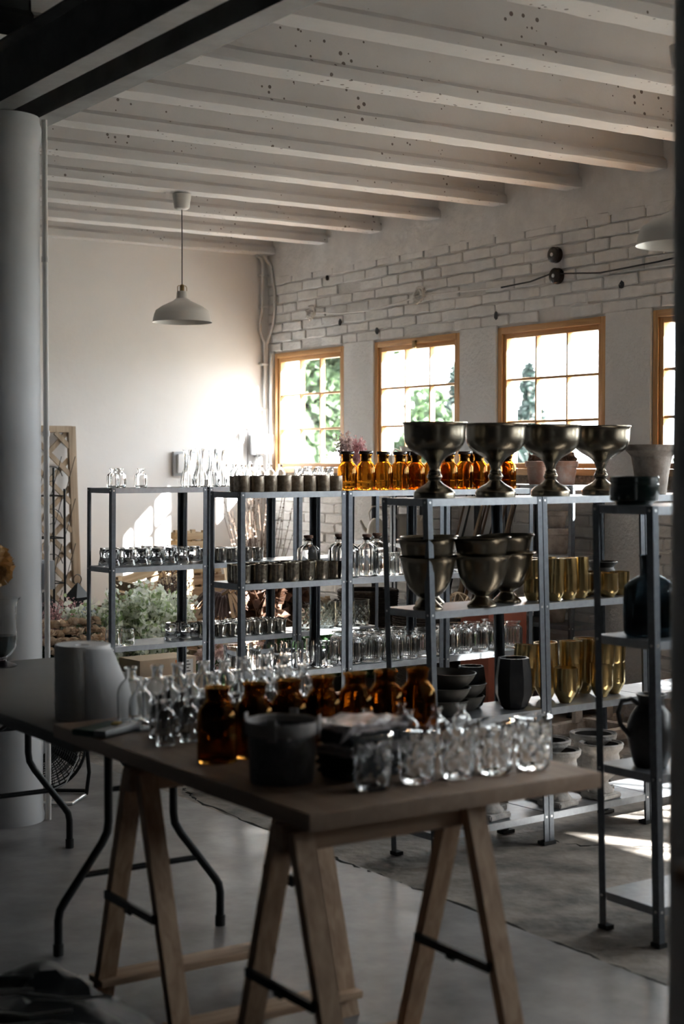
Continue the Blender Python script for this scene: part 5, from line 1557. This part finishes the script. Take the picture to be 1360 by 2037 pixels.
drydome(5.22, 8.85, .60, 'bundle of brown dried leaves behind the silver cups', 130, (.19, .14, .20), 150)
drydome(5.52, 9.05, .56, 'bundle of dark dried leaves behind the back rack post', 131, (.18, .14, .22), 150)
# pussy willow
t = thing('willow_branches', 'tall pussy willow branches fanning up in the corner crate', 'branches', (6.13, 10.46, .38))
rr = random.Random(140)
bm, bc = bm_new(), bm_new()
for i in range(34):
    a, q = rr.uniform(0, 2 * PI), rr.random() ** .5
    top = Vector((math.cos(a) * .34 * q, math.sin(a) * .28 * q, rr.uniform(.75, 1.12)))
    b0 = Vector((math.cos(a) * .06, math.sin(a) * .05, 0))
    mid = (b0 + top) / 2 + Vector((rr.uniform(-.03, .03), rr.uniform(-.03, .03), .03))
    tube(bm, [b0, mid, top], [.004, .003, .0015], 4)
    for k in range(17):
        f = .28 + .72 * k / 17
        c = b0 * (1 - f) ** 2 + mid * 2 * f * (1 - f) + top * f * f
        quads(bc, [c + Vector((rr.uniform(-.006, .006), rr.uniform(-.006, .006), 0))], .011, 0, 1.8, rr)
obj('twigs', mesh_of(bm), 'branch_wood', t)
obj('catkins', mesh_of(bc), 'catkin', t)
for i, (a, b, r, lab) in enumerate((((6.12, 9.78, .40), (6.2, 9.88, .92), .028, 'thick driftwood piece standing in the crate below the corner window'), ((6.1, 10.06, .4), (6.34, 9.74, .84), .012, 'thin driftwood stick crossing in the crate'), ((6.04, 9.8, .46), (6.3, 9.98, .80), .010, 'short driftwood stick crossing low in the crate'))):
    tag(obj('driftwood', tubem([a, tuple((p_ + q_) / 2 + .012 for p_, q_ in zip(a, b)), b], [r, r * .9, r * .8], 7), 'branch_wood'), lab, 'driftwood', 'driftwood in the crate')
# paper cone and ribbon bundle leaning at the back wall
bm = lathe(bm_new(), [(.01, 0), (.09, .36), (.092, .362), (.012, .004)], 24)
tag(obj('paper_cone', mesh_of(bm, 50), 'paper', None, (5.46, 9.74, .545), (.0, .04, 0)), 'white paper cone standing on the grey crate', 'paper')
t = thing('linen_bundle', 'pale linen ribbon bundle on the grey crate', 'ribbon', (5.68, 9.74, .545))
rr = random.Random(150)
for k in range(7):
    obj('strand', tubem([(-.12 + rr.uniform(-.01, .01), rr.uniform(-.05, .05), .01), (-.05, rr.uniform(-.05, .05), .07 + rr.uniform(0, .03)), (.05, rr.uniform(-.05, .05), .09 + rr.uniform(-.01, .02)), (.13, rr.uniform(-.05, .05), .012)], .011, 6), 'ribbon_pale', t)
t = thing('rope_coil', 'rope handle coil hanging beside the white bouquet', 'rope', (4.98, 9.25, .40))
for k in range(3): obj('loop', tubem([(.055 * math.cos(a * PI / 10), .02 * k + .01 * math.sin(a), .06 * math.sin(a * PI / 10)) for a in range(20)], .010, 8, True), 'rope', t)
